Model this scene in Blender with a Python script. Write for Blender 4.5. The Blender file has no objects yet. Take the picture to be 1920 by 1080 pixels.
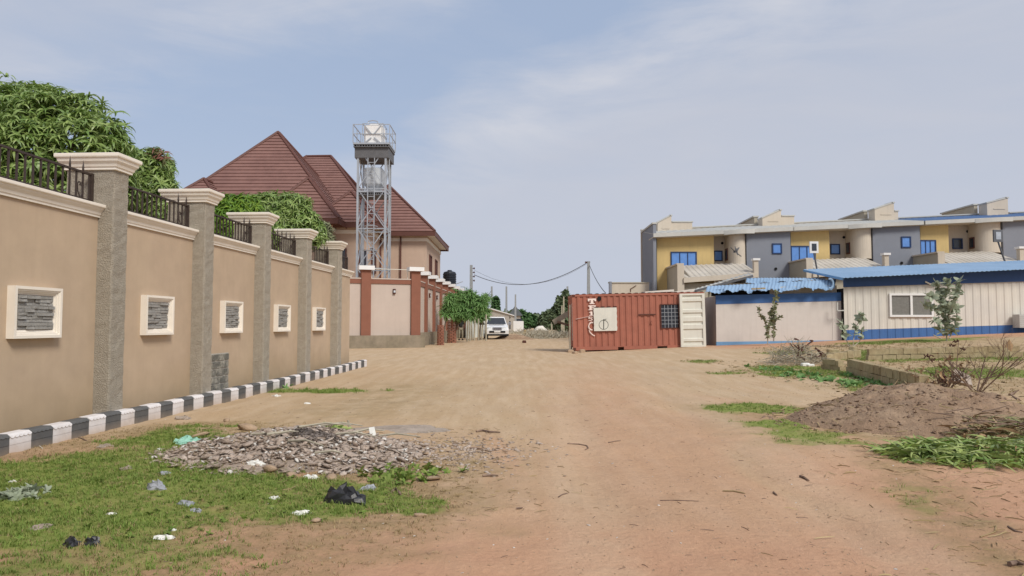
import bpy, math, random
import numpy as np
from mathutils import Vector, Matrix, Euler
SC = bpy.context.scene
COL = SC.collection
R = math.radians
random.seed(7)
RNG = np.random.default_rng(7)

# ------------------------------------------------------------ camera, world, sun, exposure
F = 1350.0
EYE = 1.4
PITCH = math.atan(68/F)
cam_d = bpy.data.cameras.new('camera'); cam = bpy.data.objects.new('camera', cam_d); COL.objects.link(cam)
cam_d.sensor_width = 36; cam_d.lens = 36*F/1920
cam_d.clip_start = .05; cam_d.clip_end = 6000
cam.location = (0, 0, EYE); cam.rotation_euler = (R(90)+PITCH, 0, 0)
SC.camera = cam
SUN_EL, SUN_AZ = 43, 142      # degrees; azimuth clockwise from +Y: behind the camera, to the right
sd = bpy.data.lights.new('sun', 'SUN'); sd.energy = 1.5; sd.angle = R(18); sd.color = (1, .955, .88)
sun = bpy.data.objects.new('sun', sd); COL.objects.link(sun)
sv = Vector((math.sin(R(SUN_AZ))*math.cos(R(SUN_EL)), math.cos(R(SUN_AZ))*math.cos(R(SUN_EL)), math.sin(R(SUN_EL))))
sun.rotation_euler = sv.to_track_quat('Z', 'Y').to_euler(); sun.location = (0, 0, 40)
vs = SC.view_settings
SC.display_settings.display_device = 'sRGB'
vs.view_transform = 'Standard'; vs.look = 'None'; vs.gamma = 1; vs.exposure = .97; vs.use_curve_mapping = False

W = bpy.data.worlds.new('World'); SC.world = W; W.use_nodes = True
def build_world():
    nt = W.node_tree; nt.nodes.clear(); N = nt.nodes; L = nt.links
    def nd(t, **k):
        n = N.new(t)
        for a, b in k.items(): setattr(n, a, b)
        return n
    def math_(op, a, b=None, clamp=False):
        n = nd('ShaderNodeMath', operation=op, use_clamp=clamp)
        for i, v in enumerate((a, b)):
            if v is None: continue
            if isinstance(v, (int, float)): n.inputs[i].default_value = v
            else: L.new(v, n.inputs[i])
        return n.outputs[0]
    tc = nd('ShaderNodeTexCoord')
    sky = nd('ShaderNodeTexSky', sky_type='NISHITA'); sky.sun_disc = False
    sky.sun_elevation = R(SUN_EL); sky.sun_rotation = R(SUN_AZ); sky.air_density = 1.0; sky.dust_density = 2.5; sky.ozone_density = 1.5
    def noise(scale, detail, rough, dist=0, off=(0,0,0), sc=(1,1,1)):
        mp = nd('ShaderNodeMapping'); mp.inputs['Scale'].default_value = sc; mp.inputs['Location'].default_value = off
        L.new(tc.outputs['Generated'], mp.inputs[0])
        n = nd('ShaderNodeTexNoise'); n.inputs['Scale'].default_value = scale; n.inputs['Detail'].default_value = detail
        n.inputs['Roughness'].default_value = rough; n.inputs['Distortion'].default_value = dist
        L.new(mp.outputs[0], n.inputs[0]); return n.outputs[0]
    nb = noise(2.2, 6, .55, .3, (3.1, 1.7, .4), (1, 1, 2.2))
    nf = noise(9, 6, .6, .5, (1.1, 4.7, 2.4), (1, 1, 3))
    ns = noise(3.2, 8, .58, .6, (2.1, .7, 1.4), (1, .45, 4.5))
    def plane(v, k, gain, bias):
        n = nd('ShaderNodeVectorMath', operation='DOT_PRODUCT'); n.inputs[1].default_value = v
        L.new(tc.outputs['Generated'], n.inputs[0])
        a = math_('ADD', n.outputs['Value'], math_('MULTIPLY', math_('SUBTRACT', nb, .5), k))
        a = math_('ADD', a, math_('MULTIPLY', math_('SUBTRACT', nf, .5), k*.35))
        return math_('ADD', math_('MULTIPLY', a, gain), bias, True), a
    right, ra = plane((.37, .291, -.883), .13, 7, .22)
    left, la = plane((-.312, -.439, .842), .22, 6.0, .1)
    sep = nd('ShaderNodeSeparateXYZ'); L.new(tc.outputs['Generated'], sep.inputs[0])
    hor = math_('SUBTRACT', 1, math_('MULTIPLY', math_('ABSOLUTE', sep.outputs[2]), 2.6), True)
    hor = math_('MULTIPLY', hor, hor)
    cov = math_('MAXIMUM', math_('MULTIPLY', right, .85), math_('MULTIPLY', left, .8))
    cov = math_('ADD', cov, math_('MULTIPLY', math_('SUBTRACT', ns, .5), .75), True)
    def mix(f, a, b):
        n = nd('ShaderNodeMixRGB')
        for i, v in ((0, f), (1, a), (2, b)):
            if isinstance(v, (int, float)): n.inputs[i].default_value = v
            elif isinstance(v, tuple): n.inputs[i].default_value = (*v, 1)
            else: L.new(v, n.inputs[i])
        return n.outputs[0]
    c = mix(.86, sky.outputs[0], (1.96, 2.38, 3.18))     # thin high haze over the clear sky
    c = mix(cov, c, (2.80, 2.93, 3.36))                    # veil of cloud
    edge = math_('SUBTRACT', 1, math_('ABSOLUTE', math_('MULTIPLY', math_('SUBTRACT', ra, .045), 13)), True)
    edge2 = math_('SUBTRACT', 1, math_('ABSOLUTE', math_('MULTIPLY', math_('SUBTRACT', la, .05), 11)), True)
    edge = math_('MULTIPLY', math_('MAXIMUM', edge, math_('MULTIPLY', edge2, .6)), math_('MULTIPLY', math_('SUBTRACT', ns, .36), 3.2, True), True)
    c = mix(math_('MULTIPLY', edge, .9), c, (3.35, 3.42, 3.72))
    c = mix(math_('MULTIPLY', hor, .95), c, (2.80, 3.03, 3.56))   # dusty horizon
    bg = nd('ShaderNodeBackground'); bg.inputs[1].default_value = .1
    L.new(c, bg.inputs[0]); o = nd('ShaderNodeOutputWorld'); L.new(bg.outputs[0], o.inputs[0])
build_world()

# ------------------------------------------------------------ helpers
cp, sp = math.cos(PITCH), math.sin(PITCH)
def at(px, py, D):
    """where the line of sight through a photograph pixel stands at distance D along the road"""
    u = (px-960)/F; v = (540-py)/F
    y = cp - sp*v; z = sp + cp*v
    return Vector((u/y*D, D, EYE + z/y*D))
def ss(a, b, x):
    t = np.clip((x-a)/(b-a), 0, 1); return t*t*(3-2*t)
def vnoise(x, y, seed=0):
    x = np.asarray(x, float); y = np.asarray(y, float)
    xi = np.floor(x).astype(np.int64); yi = np.floor(y).astype(np.int64); fx = x-xi; fy = y-yi
    def h(a, b):
        n = (a*374761393 + b*668265263 + seed*974711) & 0x7fffffff
        n = ((n ^ (n >> 13))*1274126177) & 0x7fffffff
        return ((n ^ (n >> 16)) & 0xffff)/65535.0
    fx = fx*fx*(3-2*fx); fy = fy*fy*(3-2*fy)
    return (h(xi, yi)*(1-fx)+h(xi+1, yi)*fx)*(1-fy)+(h(xi, yi+1)*(1-fx)+h(xi+1, yi+1)*fx)*fy
def fbm(x, y, o=4, seed=0):
    s = 0; a = .5; t = 0
    for i in range(o):
        s = s+a*vnoise(x*2**i+17.3*i, y*2**i-9.1*i, seed+i); t += a; a *= .5
    return s/t
def ground_z(x, y):
    x = np.asarray(x, float); y = np.asarray(y, float)
    z = .12*ss(14, 32, y)+.1*ss(35, 57, y)
    z = z + .044*np.clip(x-2.8, 0, 26)*ss(15, 31, y)
    z = z + .02*(fbm(x*.8, y*.8, 3, 3)-.5)*ss(1, 4, y) + .035*(fbm(x*.25+5, y*.25, 2, 9)-.5)
    return z
def gz(x, y): return float(ground_z(x, y))
def on(px, py):
    """ground point seen at that pixel of the photograph"""
    lo, hi = 2.0, 260.0
    for _ in range(40):
        m = (lo+hi)/2; p = at(px, py, m)
        if p.z > gz(p.x, p.y): lo = m
        else: hi = m
    p = at(px, py, lo); p.z = gz(p.x, p.y); return p

def props(o, label=None, cat=None, group=None, kind=None):
    if label: o['label'] = label
    if cat: o['category'] = cat
    if group: o['group'] = group
    if kind: o['kind'] = kind
    return o
def thing(name, label, cat, loc=(0,0,0), rotz=0, group=None):
    o = bpy.data.objects.new(name, None); COL.objects.link(o); o.empty_display_size = .2
    o.location = loc; o.rotation_euler = (0, 0, rotz)
    return props(o, label, cat, group)
def root_loc(o):
    v = Vector((0,0,0))
    while o is not None: v += Vector(o.location); o = o.parent
    return v
def link(name, me, parent=None, m=None, smooth=False):
    o = bpy.data.objects.new(name, me); COL.objects.link(o)
    if m is not None:
        me.materials.clear()
        for q in (m if isinstance(m, (list, tuple)) else [m]): me.materials.append(q)
    if parent is not None: o.parent = parent
    if smooth: me.polygons.foreach_set('use_smooth', np.ones(len(me.polygons), bool))
    return o
def inst(name, me, parent, loc=(0,0,0), rot=(0,0,0), scale=(1,1,1)):
    """another object on shared mesh data, location in the parent's frame"""
    o = bpy.data.objects.new(name, me); COL.objects.link(o)
    if parent is not None: o.parent = parent
    o.location = loc; o.rotation_euler = rot; o.scale = scale; return o
class MB:
    def __init__(s): s.v = []; s.f = []; s.mi = []; s.cur = 0
    def add(s, vs, fs):
        n = len(s.v); s.v += [tuple(q) for q in vs]
        for f in fs: s.f.append(tuple(n+i for i in f)); s.mi.append(s.cur)
        return s
    def box(s, x0, x1, y0, y1, z0, z1):
        return s.hexa([(x0,y0,z0),(x1,y0,z0),(x1,y1,z0),(x0,y1,z0),(x0,y0,z1),(x1,y0,z1),(x1,y1,z1),(x0,y1,z1)])
    def hexa(s, p): return s.add(p, [(3,2,1,0),(4,5,6,7),(0,1,5,4),(1,2,6,5),(2,3,7,6),(3,0,4,7)])
    def cbox(s, x0, x1, y0, y1, z0, z1, c=.02):
        """box with chamfered vertical edges and top"""
        rings = [(z0, 0), (z1-c, 0), (z1, c)]
        vs = []
        for z, i in rings:
            a, b, d, e = x0+i, x1-i, y0+i, y1-i
            vs += [(a+c,d,z),(b-c,d,z),(b,d+c,z),(b,e-c,z),(b-c,e,z),(a+c,e,z),(a,e-c,z),(a,d+c,z)]
        fs = [tuple(range(7,-1,-1)), tuple(range(16,24))]
        for r in range(2):
            for i in range(8): fs.append((r*8+i, r*8+(i+1)%8, r*8+8+(i+1)%8, r*8+8+i))
        return s.add(vs, fs)
    def prism(s, poly, axis, a, b):
        """poly in the plane normal to axis (0: y,z 1: x,z 2: x,y) extruded a..b"""
        n = len(poly)
        def mk(p, t): return (t, p[0], p[1]) if axis == 0 else (p[0], t, p[1]) if axis == 1 else (p[0], p[1], t)
        vs = [mk(p, a) for p in poly]+[mk(p, b) for p in poly]
        fs = [tuple(range(n-1,-1,-1)), tuple(range(n, 2*n))]+[(i, (i+1)%n, n+(i+1)%n, n+i) for i in range(n)]
        return s.add(vs, fs)
    def bar(s, a, b, w, h=None, up=(0,0,1)):
        a = Vector(a); b = Vector(b); h = h or w; d = (b-a).normalized(); u = Vector(up)
        if abs(d.dot(u)) > .98: u = Vector((0,1,0))
        x = d.cross(u).normalized()*w/2; y = x.cross(d).normalized()*h/2
        return s.hexa([a-x-y, a+x-y, b+x-y, b-x-y, a-x+y, a+x+y, b+x+y, b-x+y])
    def tube(s, pts, rad, n=6, cap=True):
        pts = [Vector(p) for p in pts]; m = len(pts)
        if not isinstance(rad, (list, tuple)): rad = [rad]*m
        base = len(s.v); vs = []; prev = Vector((.3,.2,.9))
        for i, p in enumerate(pts):
            d = (pts[min(i+1, m-1)]-pts[max(i-1, 0)])
            d = d.normalized() if d.length > 1e-9 else Vector((0,0,1))
            if abs(d.dot(prev)) > .95: prev = Vector((1,0,0)) if abs(d.x) < .9 else Vector((0,1,0))
            x = d.cross(prev).normalized(); y = d.cross(x)
            for k in range(n):
                a = 2*math.pi*k/n; vs.append(p+(x*math.cos(a)+y*math.sin(a))*rad[i])
        fs = [(i*n+k, i*n+(k+1)%n, (i+1)*n+(k+1)%n, (i+1)*n+k) for i in range(m-1) for k in range(n)]
        if cap: fs += [tuple(range(n-1,-1,-1)), tuple((m-1)*n+k for k in range(n))]
        return s.add(vs, fs)
    def lathe(s, c, prof, n=16):
        vs = [(c[0]+r*math.cos(2*math.pi*k/n), c[1]+r*math.sin(2*math.pi*k/n), c[2]+z) for r, z in prof for k in range(n)]
        m = len(prof)
        fs = [(i*n+k, i*n+(k+1)%n, (i+1)*n+(k+1)%n, (i+1)*n+k) for i in range(m-1) for k in range(n)]
        fs += [tuple(range(n-1,-1,-1)), tuple((m-1)*n+k for k in range(n))]
        return s.add(vs, fs)
    def ring_sweep(s, x0, x1, y0, y1, prof):
        """moulding profile (outward offset, z) carried round a rectangle, closed on top"""
        vs = []
        for o, z in prof: vs += [(x0-o,y0-o,z),(x1+o,y0-o,z),(x1+o,y1+o,z),(x0-o,y1+o,z)]
        m = len(prof)
        fs = [(i*4+k, i*4+(k+1)%4, (i+1)*4+(k+1)%4, (i+1)*4+k) for i in range(m-1) for k in range(4)]
        fs += [(3,2,1,0), tuple((m-1)*4+k for k in range(4))]
        return s.add(vs, fs)
    def mesh(s, name):
        me = bpy.data.meshes.new(name); me.from_pydata(s.v, [], s.f)
        if any(s.mi): me.polygons.foreach_set('material_index', s.mi)
        me.update(); return me
    def build(s, name, m, parent=None, local=False, smooth=False):
        if parent is not None and not local:
            r = root_loc(parent); s.v = [(a-r.x, b-r.y, c-r.z) for a, b, c in s.v]
        return link(name, s.mesh(name), parent, m, smooth)
def tri_mesh(name, V, Fc):
    """fast mesh from numpy arrays; faces all of one size"""
    me = bpy.data.meshes.new(name); k = Fc.shape[1]
    me.vertices.add(len(V)); me.vertices.foreach_set('co', V.astype(np.float32).ravel())
    me.loops.add(Fc.size); me.loops.foreach_set('vertex_index', Fc.astype(np.int32).ravel())
    me.polygons.add(len(Fc)); me.polygons.foreach_set('loop_start', np.arange(0, Fc.size, k, dtype=np.int32))
    me.update(calc_edges=True); return me
def rot_mats(rx, ry, rz):
    cx, sx, cy, sy, cz, sz = np.cos(rx), np.sin(rx), np.cos(ry), np.sin(ry), np.cos(rz), np.sin(rz)
    M = np.empty((len(rx), 3, 3))
    M[:,0,0] = cz*cy; M[:,0,1] = cz*sy*sx-sz*cx; M[:,0,2] = cz*sy*cx+sz*sx
    M[:,1,0] = sz*cy; M[:,1,1] = sz*sy*sx+cz*cx; M[:,1,2] = sz*sy*cx-cz*sx
    M[:,2,0] = -sy; M[:,2,1] = cy*sx; M[:,2,2] = cy*cx
    return M
def scatter(name, temps, pos, M, sc):
    """many copies of small templates (V,F) joined into one mesh; sc (n,) or (n,3)"""
    sc = np.asarray(sc, float); sc = sc[:, None]*np.ones((1,3)) if sc.ndim == 1 else sc
    Vs = []; Fs = []; n0 = 0; pick = RNG.integers(0, len(temps), len(pos))
    for t, (V, Fc) in enumerate(temps):
        idx = np.where(pick == t)[0]
        if not len(idx): continue
        P_ = (V[None]*sc[idx][:, None, :])
        P_ = np.einsum('nij,nkj->nki', M[idx], P_)+pos[idx][:, None, :]
        Vs.append(P_.reshape(-1, 3))
        Fs.append((Fc[None]+(np.arange(len(idx))*len(V))[:, None, None]+n0).reshape(-1, Fc.shape[1])); n0 += len(idx)*len(V)
    return tri_mesh(name, np.concatenate(Vs), np.concatenate(Fs))

# ------------------------------------------------------------ materials
MATS = {}
def mat(name, col, rough=.8, var=.12, scale=6, bump=.1, bscale=60, metal=0, col2=None, spec=.3, streak=0, island=0, trans=0, stain=None):
    m = bpy.data.materials.new(name); m.use_nodes = True; MATS[name] = m
    nt = m.node_tree; N = nt.nodes; L = nt.links; b = N['Principled BSDF']
    b.inputs['Roughness'].default_value = rough; b.inputs['Metallic'].default_value = metal
    b.inputs['Specular IOR Level'].default_value = spec
    tc = N.new('ShaderNodeTexCoord'); geo = N.new('ShaderNodeNewGeometry')
    P_ = geo.outputs['Position']
    n1 = N.new('ShaderNodeTexNoise'); n1.inputs['Scale'].default_value = scale; n1.inputs['Detail'].default_value = 8; n1.inputs['Roughness'].default_value = .62
    L.new(P_, n1.inputs[0])
    mr = N.new('ShaderNodeMapRange'); mr.inputs[1].default_value = .28; mr.inputs[2].default_value = .72
    mr.inputs[3].default_value = 1-var; mr.inputs[4].default_value = 1+var; L.new(n1.outputs[0], mr.inputs[0])
    base = (*col, 1)
    mx = N.new('ShaderNodeMixRGB'); mx.inputs[1].default_value = base; mx.inputs[2].default_value = (*(col2 or col), 1)
    n2 = N.new('ShaderNodeTexNoise'); n2.inputs['Scale'].default_value = scale*.23; n2.inputs['Detail'].default_value = 5; L.new(P_, n2.inputs[0])
    r2 = N.new('ShaderNodeMapRange'); r2.inputs[1].default_value = .42; r2.inputs[2].default_value = .62; L.new(n2.outputs[0], r2.inputs[0])
    if island: L.new(geo.outputs['Random Per Island'], mx.inputs[0])
    else: L.new(r2.outputs[0], mx.inputs[0])
    c = mx.outputs[0]
    if streak:
        mp = N.new('ShaderNodeMapping'); mp.inputs['Scale'].default_value = (9, 9, .6); L.new(P_, mp.inputs[0])
        n3 = N.new('ShaderNodeTexNoise'); n3.inputs['Scale'].default_value = 1; n3.inputs['Detail'].default_value = 4; L.new(mp.outputs[0], n3.inputs[0])
        r3 = N.new('ShaderNodeMapRange'); r3.inputs[1].default_value = .5; r3.inputs[2].default_value = .75; r3.inputs[4].default_value = streak; L.new(n3.outputs[0], r3.inputs[0])
        m3 = N.new('ShaderNodeMixRGB'); m3.inputs[2].default_value = (.16, .12, .085, 1); L.new(r3.outputs[0], m3.inputs[0]); L.new(c, m3.inputs[1]); c = m3.outputs[0]
    if stain:   # dusty splash above the ground: (height, strength, colour)
        sx = N.new('ShaderNodeSeparateXYZ'); L.new(P_, sx.inputs[0])
        ad = N.new('ShaderNodeMath'); ad.operation = 'MULTIPLY_ADD'; ad.inputs[1].default_value = -1.3*stain[0]; L.new(n2.outputs[0], ad.inputs[0]); L.new(sx.outputs[2], ad.inputs[2])
        r4 = N.new('ShaderNodeMapRange'); r4.inputs[1].default_value = stain[0]*.45; r4.inputs[2].default_value = -stain[0]*.6; r4.inputs[3].default_value = 0; r4.inputs[4].default_value = stain[1]
        L.new(ad.outputs[0], r4.inputs[0])
        m4 = N.new('ShaderNodeMixRGB'); m4.inputs[2].default_value = (*stain[2], 1); L.new(r4.outputs[0], m4.inputs[0]); L.new(c, m4.inputs[1]); c = m4.outputs[0]
    mu = N.new('ShaderNodeMixRGB'); mu.blend_type = 'MULTIPLY'; mu.inputs[0].default_value = 1
    L.new(c, mu.inputs[1]); L.new(mr.outputs[0], mu.inputs[2]); c = mu.outputs[0]
    L.new(c, b.inputs['Base Color'])
    if bump:
        n4 = N.new('ShaderNodeTexNoise'); n4.inputs['Scale'].default_value = bscale; n4.inputs['Detail'].default_value = 6; n4.inputs['Roughness'].default_value = .65; L.new(P_, n4.inputs[0])
        bp = N.new('ShaderNodeBump'); bp.inputs['Strength'].default_value = min(1, bump*3); bp.inputs['Distance'].default_value = bump*.05
        L.new(n4.outputs[0], bp.inputs['Height']); L.new(bp.outputs[0], b.inputs['Normal'])
    if trans:
        t = N.new('ShaderNodeBsdfTranslucent'); L.new(c, t.inputs[0]); ms = N.new('ShaderNodeMixShader'); ms.inputs[0].default_value = trans
        L.new(b.outputs[0], ms.inputs[1]); L.new(t.outputs[0], ms.inputs[2]); L.new(ms.outputs[0], N['Material Output'].inputs[0])
    return m
M = dict(
    render_tan=mat('tan_render', (.495,.378,.265), .9, .06, 3, .05, 220, col2=(.465,.352,.25), streak=.05, stain=(.75,.55,(.34,.25,.13))),
    roughcast=mat('roughcast_cement', (.40,.355,.285), .95, .14, 30, .6, 60, col2=(.37,.325,.26)),
    cream=mat('cream_moulding', (.82,.755,.66), .7, .03, 8, .02, 100, col2=(.79,.72,.62)),
    iron=mat('dark_iron', (.05,.036,.03), .55, .2, 20, .05, 100),
    slate=mat('split_slate', (.40,.385,.35), .85, .2, 25, .25, 90, col2=(.25,.24,.225), island=1),
    brick_grey=mat('grey_vent_block', (.15,.145,.125), .9, .4, 30, .3, 80, col2=(.33,.31,.26)),
    mortar=mat('mortar', (.45,.42,.36), .95, .12, 20, .2, 90),
    kerb_white=mat('kerb_white_paint', (.72,.69,.68), .8, .07, 12, .1, 90, col2=(.66,.62,.60), stain=(.12,.5,(.45,.33,.22))),
    kerb_dark=mat('kerb_dark_paint', (.105,.106,.106), .8, .12, 12, .1, 90, col2=(.12,.118,.113), stain=(.10,.4,(.35,.26,.18))),
    tile=mat('brown_roof_tile', (.225,.12,.10), .75, .12, 3, .1, 40, col2=(.20,.105,.088)),
    tile_trim=mat('brown_trim', (.12,.05,.038), .6, .08, 3, .03, 40),
    pinkwall=mat('pink_beige_wall', (.54,.40,.305), .9, .05, 2, .04, 90, col2=(.51,.375,.285), streak=.06),
    paleblush=mat('pale_blush_wall', (.53,.44,.375), .9, .04, 1.5, .03, 90, col2=(.51,.42,.355), streak=.05),
    brownpaint=mat('brown_wall_paint', (.25,.105,.068), .85, .07, 3, .03, 90),
    plinth=mat('cement_plinth', (.27,.225,.165), .95, .2, 3, .2, 40, col2=(.22,.185,.13), streak=.12),
    white=mat('white_paint', (.78,.77,.75), .6, .04, 5, .02, 60),
    whitedirty=mat('dirty_white_paint', (.61,.565,.515), .75, .04, 3, .03, 60, streak=.07, stain=(.9,.2,(.45,.32,.22))),
    galv=mat('galvanised_steel', (.46,.48,.5), .42, .12, 5, .02, 60, metal=.55),
    galvdark=mat('dark_underside_sheet', (.12,.12,.125), .6, .15, 5, .02, 60),
    blacktank=mat('black_plastic', (.018,.022,.03), .45, .1, 5, 0),
    glassdark=mat('dark_glass', (.035,.04,.05), .12, .2, 3, 0, spec=.6),
    rust=mat('rust_red_container', (.37,.135,.09), .7, .10, 2.5, .05, 50, col2=(.34,.125,.085), streak=.14),
    rustdark=mat('dark_rust', (.09,.035,.025), .8, .2, 6, .1, 50),
    ivory=mat('ivory_panel', (.67,.655,.575), .65, .05, 3, .02, 40, streak=.1),
    black=mat('black_void', (.012,.012,.013), .9, .1, 4, 0),
    letterpink=mat('faded_white_lettering', (.85,.70,.63), .8, .08, 20, 0),
    ink=mat('dark_scrawl', (.03,.035,.03), .8, .1, 20, 0),
    blue=mat('blue_paint', (.06,.15,.36), .7, .07, 3, .03, 50, streak=.06, col2=(.055,.14,.34)),
    bluefascia=mat('dark_blue_fascia', (.035,.08,.20), .6, .08, 3, .03, 50),
    bluelight=mat('light_blue_paint', (.16,.32,.52), .7, .08, 3, .03, 50),
    blueroof=mat('blue_corrugated_sheet', (.24,.37,.53), .55, .07, 1.6, .02, 50, metal=.0, col2=(.28,.41,.57)),
    houseblueroof=mat('mid_blue_roof', (.065,.14,.30), .5, .1, 1.6, .02, 50),
    corrwhite=mat('white_corrugated_wall', (.62,.59,.53), .7, .04, 2, .02, 50, streak=.09, col2=(.66,.62,.54)),
    mustard=mat('mustard_wall', (.60,.445,.20), .9, .05, 1.5, .03, 60, col2=(.57,.425,.19), streak=.10),
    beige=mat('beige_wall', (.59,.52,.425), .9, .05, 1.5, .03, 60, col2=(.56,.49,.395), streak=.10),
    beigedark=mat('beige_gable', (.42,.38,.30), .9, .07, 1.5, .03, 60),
    greywall=mat('blue_grey_wall', (.225,.24,.275), .9, .04, 1.5, .03, 60, col2=(.235,.25,.285)),
    greyroof=mat('grey_roof_sheet', (.48,.48,.45), .7, .07, 1.2, .02, 50, col2=(.52,.51,.47), streak=.05),
    creamroof=mat('dusty_cream_roof_sheet', (.54,.50,.44), .7, .09, 2, .02, 50, col2=(.44,.40,.34)),
    blueglass=mat('blue_window_glass', (.12,.27,.62), .2, .12, 3, 0, spec=.6),
    blueframe=mat('dark_blue_window_frame', (.02,.045,.12), .5, .1, 3, 0),
    greyglass=mat('frosted_grey_glass', (.19,.185,.165), .3, .2, 9, .05, 30, spec=.5),
    sandcrete=mat('sandcrete_block', (.40,.325,.195), .95, .2, 9, .35, 50, col2=(.34,.26,.15)),
    soil=mat('brown_soil', (.30,.20,.13), .98, .25, 7, .8, 25, col2=(.36,.25,.165)),
    clod=mat('soil_clod', (.20,.13,.09), .98, .25, 20, .3, 60, col2=(.36,.25,.17), island=1),
    rubble=mat('pale_rubble', (.58,.485,.41), .95, .2, 20, .4, 60, col2=(.37,.28,.215), island=1),
    rubblewhite=mat('white_rubble', (.66,.62,.56), .9, .1, 20, .3, 60),
    rubblesoil=mat('rubble_dust', (.40,.32,.255), .98, .3, 10, .5, 40, col2=(.27,.205,.16)),
    tankdull=mat('dull_white_plastic', (.50,.53,.56), .6, .06, 4, .02, 50),
    ash=mat('burnt_ash', (.14,.115,.10), .98, .4, 12, .5, 45, col2=(.30,.25,.22)),
    cementgrey=mat('spilt_cement', (.44,.365,.30), .95, .2, 9, .6, 40, col2=(.38,.31,.25)),
    leaf=mat('mango_leaf', (.15,.255,.055), .42, .2, 3, 0, col2=(.33,.42,.13), island=1, trans=.3, spec=.6),
    leafyoung=mat('young_yellow_leaf', (.24,.36,.04), .45, .2, 3, 0, col2=(.14,.27,.05), island=1, trans=.3),
    leafred=mat('young_red_leaf', (.28,.09,.08), .5, .2, 3, 0, col2=(.12,.15,.05), island=1, trans=.3),
    leafdark=mat('far_dark_leaf', (.05,.115,.04), .7, .3, 1.5, 0, col2=(.10,.19,.065), island=1, trans=.15),
    leafdusty=mat('dusty_far_leaf', (.08,.115,.055), .8, .3, 1.5, 0, col2=(.16,.205,.11), island=1, trans=.15),
    leafferny=mat('feathery_leaf', (.11,.24,.06), .6, .25, 3, 0, col2=(.26,.42,.15), island=1, trans=.3),
    leafgrey=mat('grey_green_leaf', (.24,.28,.19), .7, .2, 6, 0, col2=(.40,.44,.32), island=1, trans=.2),
    leafolive=mat('olive_leaf', (.14,.15,.08), .7, .2, 6, 0, col2=(.28,.30,.17), island=1, trans=.2),  # drab olive leaf colour, tone picked at random per leaf
    cutleaf=mat('cut_green_leaf', (.14,.24,.04), .42, .25, 6, 0, col2=(.42,.47,.17), island=1, trans=.15),
    dryleaf=mat('dry_leaf', (.26,.15,.075), .85, .2, 6, 0, col2=(.42,.30,.17), island=1, trans=.1),
    witherleaf=mat('withering_leaf', (.20,.22,.09), .8, .2, 6, 0, col2=(.33,.28,.14), island=1, trans=.1),
    grass=mat('grass', (.13,.22,.035), .7, .2, 2, 0, col2=(.26,.31,.08), island=1, trans=.25),
    straw=mat('straw', (.40,.31,.16), .9, .2, 6, 0, col2=(.24,.17,.09), island=1),
    bark=mat('bark', (.14,.105,.075), .95, .3, 12, .4, 40),
    twig=mat('dead_twig', (.15,.10,.075), .95, .3, 12, .2, 60, col2=(.27,.19,.14)),
    brickred=mat('red_brick', (.31,.135,.085), .95, .2, 9, .3, 50, col2=(.26,.11,.075), island=1),
    postwood=mat('weathered_post', (.42,.38,.29), .9, .2, 9, .2, 40, col2=(.33,.30,.23)),
    polecon=mat('concrete_pole', (.30,.31,.31), .9, .1, 5, .1, 40),
    cable=mat('cable', (.10,.105,.11), .7, .1, 5, 0),
    carwhite=mat('white_car_paint', (.80,.81,.82), .25, .02, 5, 0, spec=.5),
    chrome=mat('chrome', (.6,.6,.62), .2, .05, 5, 0, metal=.9),
    rubber=mat('tyre_rubber', (.02,.02,.02), .85, .1, 8, 0),
    lamp=mat('headlamp', (.55,.58,.6), .15, .05, 8, 0, spec=.6),
    skin=mat('skin', (.10,.055,.035), .6, .05, 8, 0),
    shirt=mat('black_shirt', (.02,.022,.02), .9, .1, 8, 0),
    trousers=mat('khaki_trousers', (.24,.21,.15), .9, .1, 8, 0),
    bagblack=mat('black_plastic_bag', (.022,.022,.025), .4, .3, 20, .1, 60, spec=.5),
    baggrey=mat('grey_plastic_bag', (.32,.33,.36), .5, .2, 20, .1, 60),
    bagwhite=mat('white_scrap', (.72,.71,.66), .6, .12, 20, .05, 60),
    bagteal=mat('pale_teal_scrap', (.30,.55,.44), .6, .1, 20, .05, 60),
    buffstone=mat('buff_stone', (.42,.30,.20), .95, .15, 15, .3, 60),
    whitesand=mat('white_sand', (.68,.64,.56), .95, .05, 3, .1, 20),
    farroof=mat('dark_far_roof', (.08,.085,.085), .7, .2, 1, 0),
    farwall=mat('pale_far_wall', (.60,.62,.57), .9, .07, 1, 0),
    farwallgrey=mat('grey_far_wall', (.42,.38,.32), .9, .1, 1, 0),
)
# ------------------------------------------------------------ ground
def poly_sdf(x, y, poly):
    """signed distance (positive inside)"""
    d = np.full(x.shape, 1e9); ins = np.zeros(x.shape, bool); n = len(poly)
    for i in range(n):
        x0, y0 = poly[i]; x1, y1 = poly[(i+1) % n]
        ex, ey = x1-x0, y1-y0; t = np.clip(((x-x0)*ex+(y-y0)*ey)/(ex*ex+ey*ey), 0, 1)
        d = np.minimum(d, np.hypot(x-x0-t*ex, y-y0-t*ey))
        c = ((y0 > y) != (y1 > y)) & (x < (x1-x0)*(y-y0)/((y1-y0) if y1 != y0 else 1e-9)+x0); ins ^= c
    return np.where(ins, d, -d)
LAWN = [(-6.2,3), (-5.6,6.4), (-4.75,7.9), (-4.7,9.3), (-4.35,9.9), (-3.3,9.3), (-2.9,7.6), (-2.2,6.95), (-1.5,6.75), (-.82,6.95), (-.66,6.05), (-1.0,5.2), (-1.6,5.0), (-1.7,4.0), (-2.4,2.6)]
def gblob(px, py, rx, ry, s=1.0):
    p = on(px, py); return (p.x, p.y, rx, ry, s)
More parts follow.
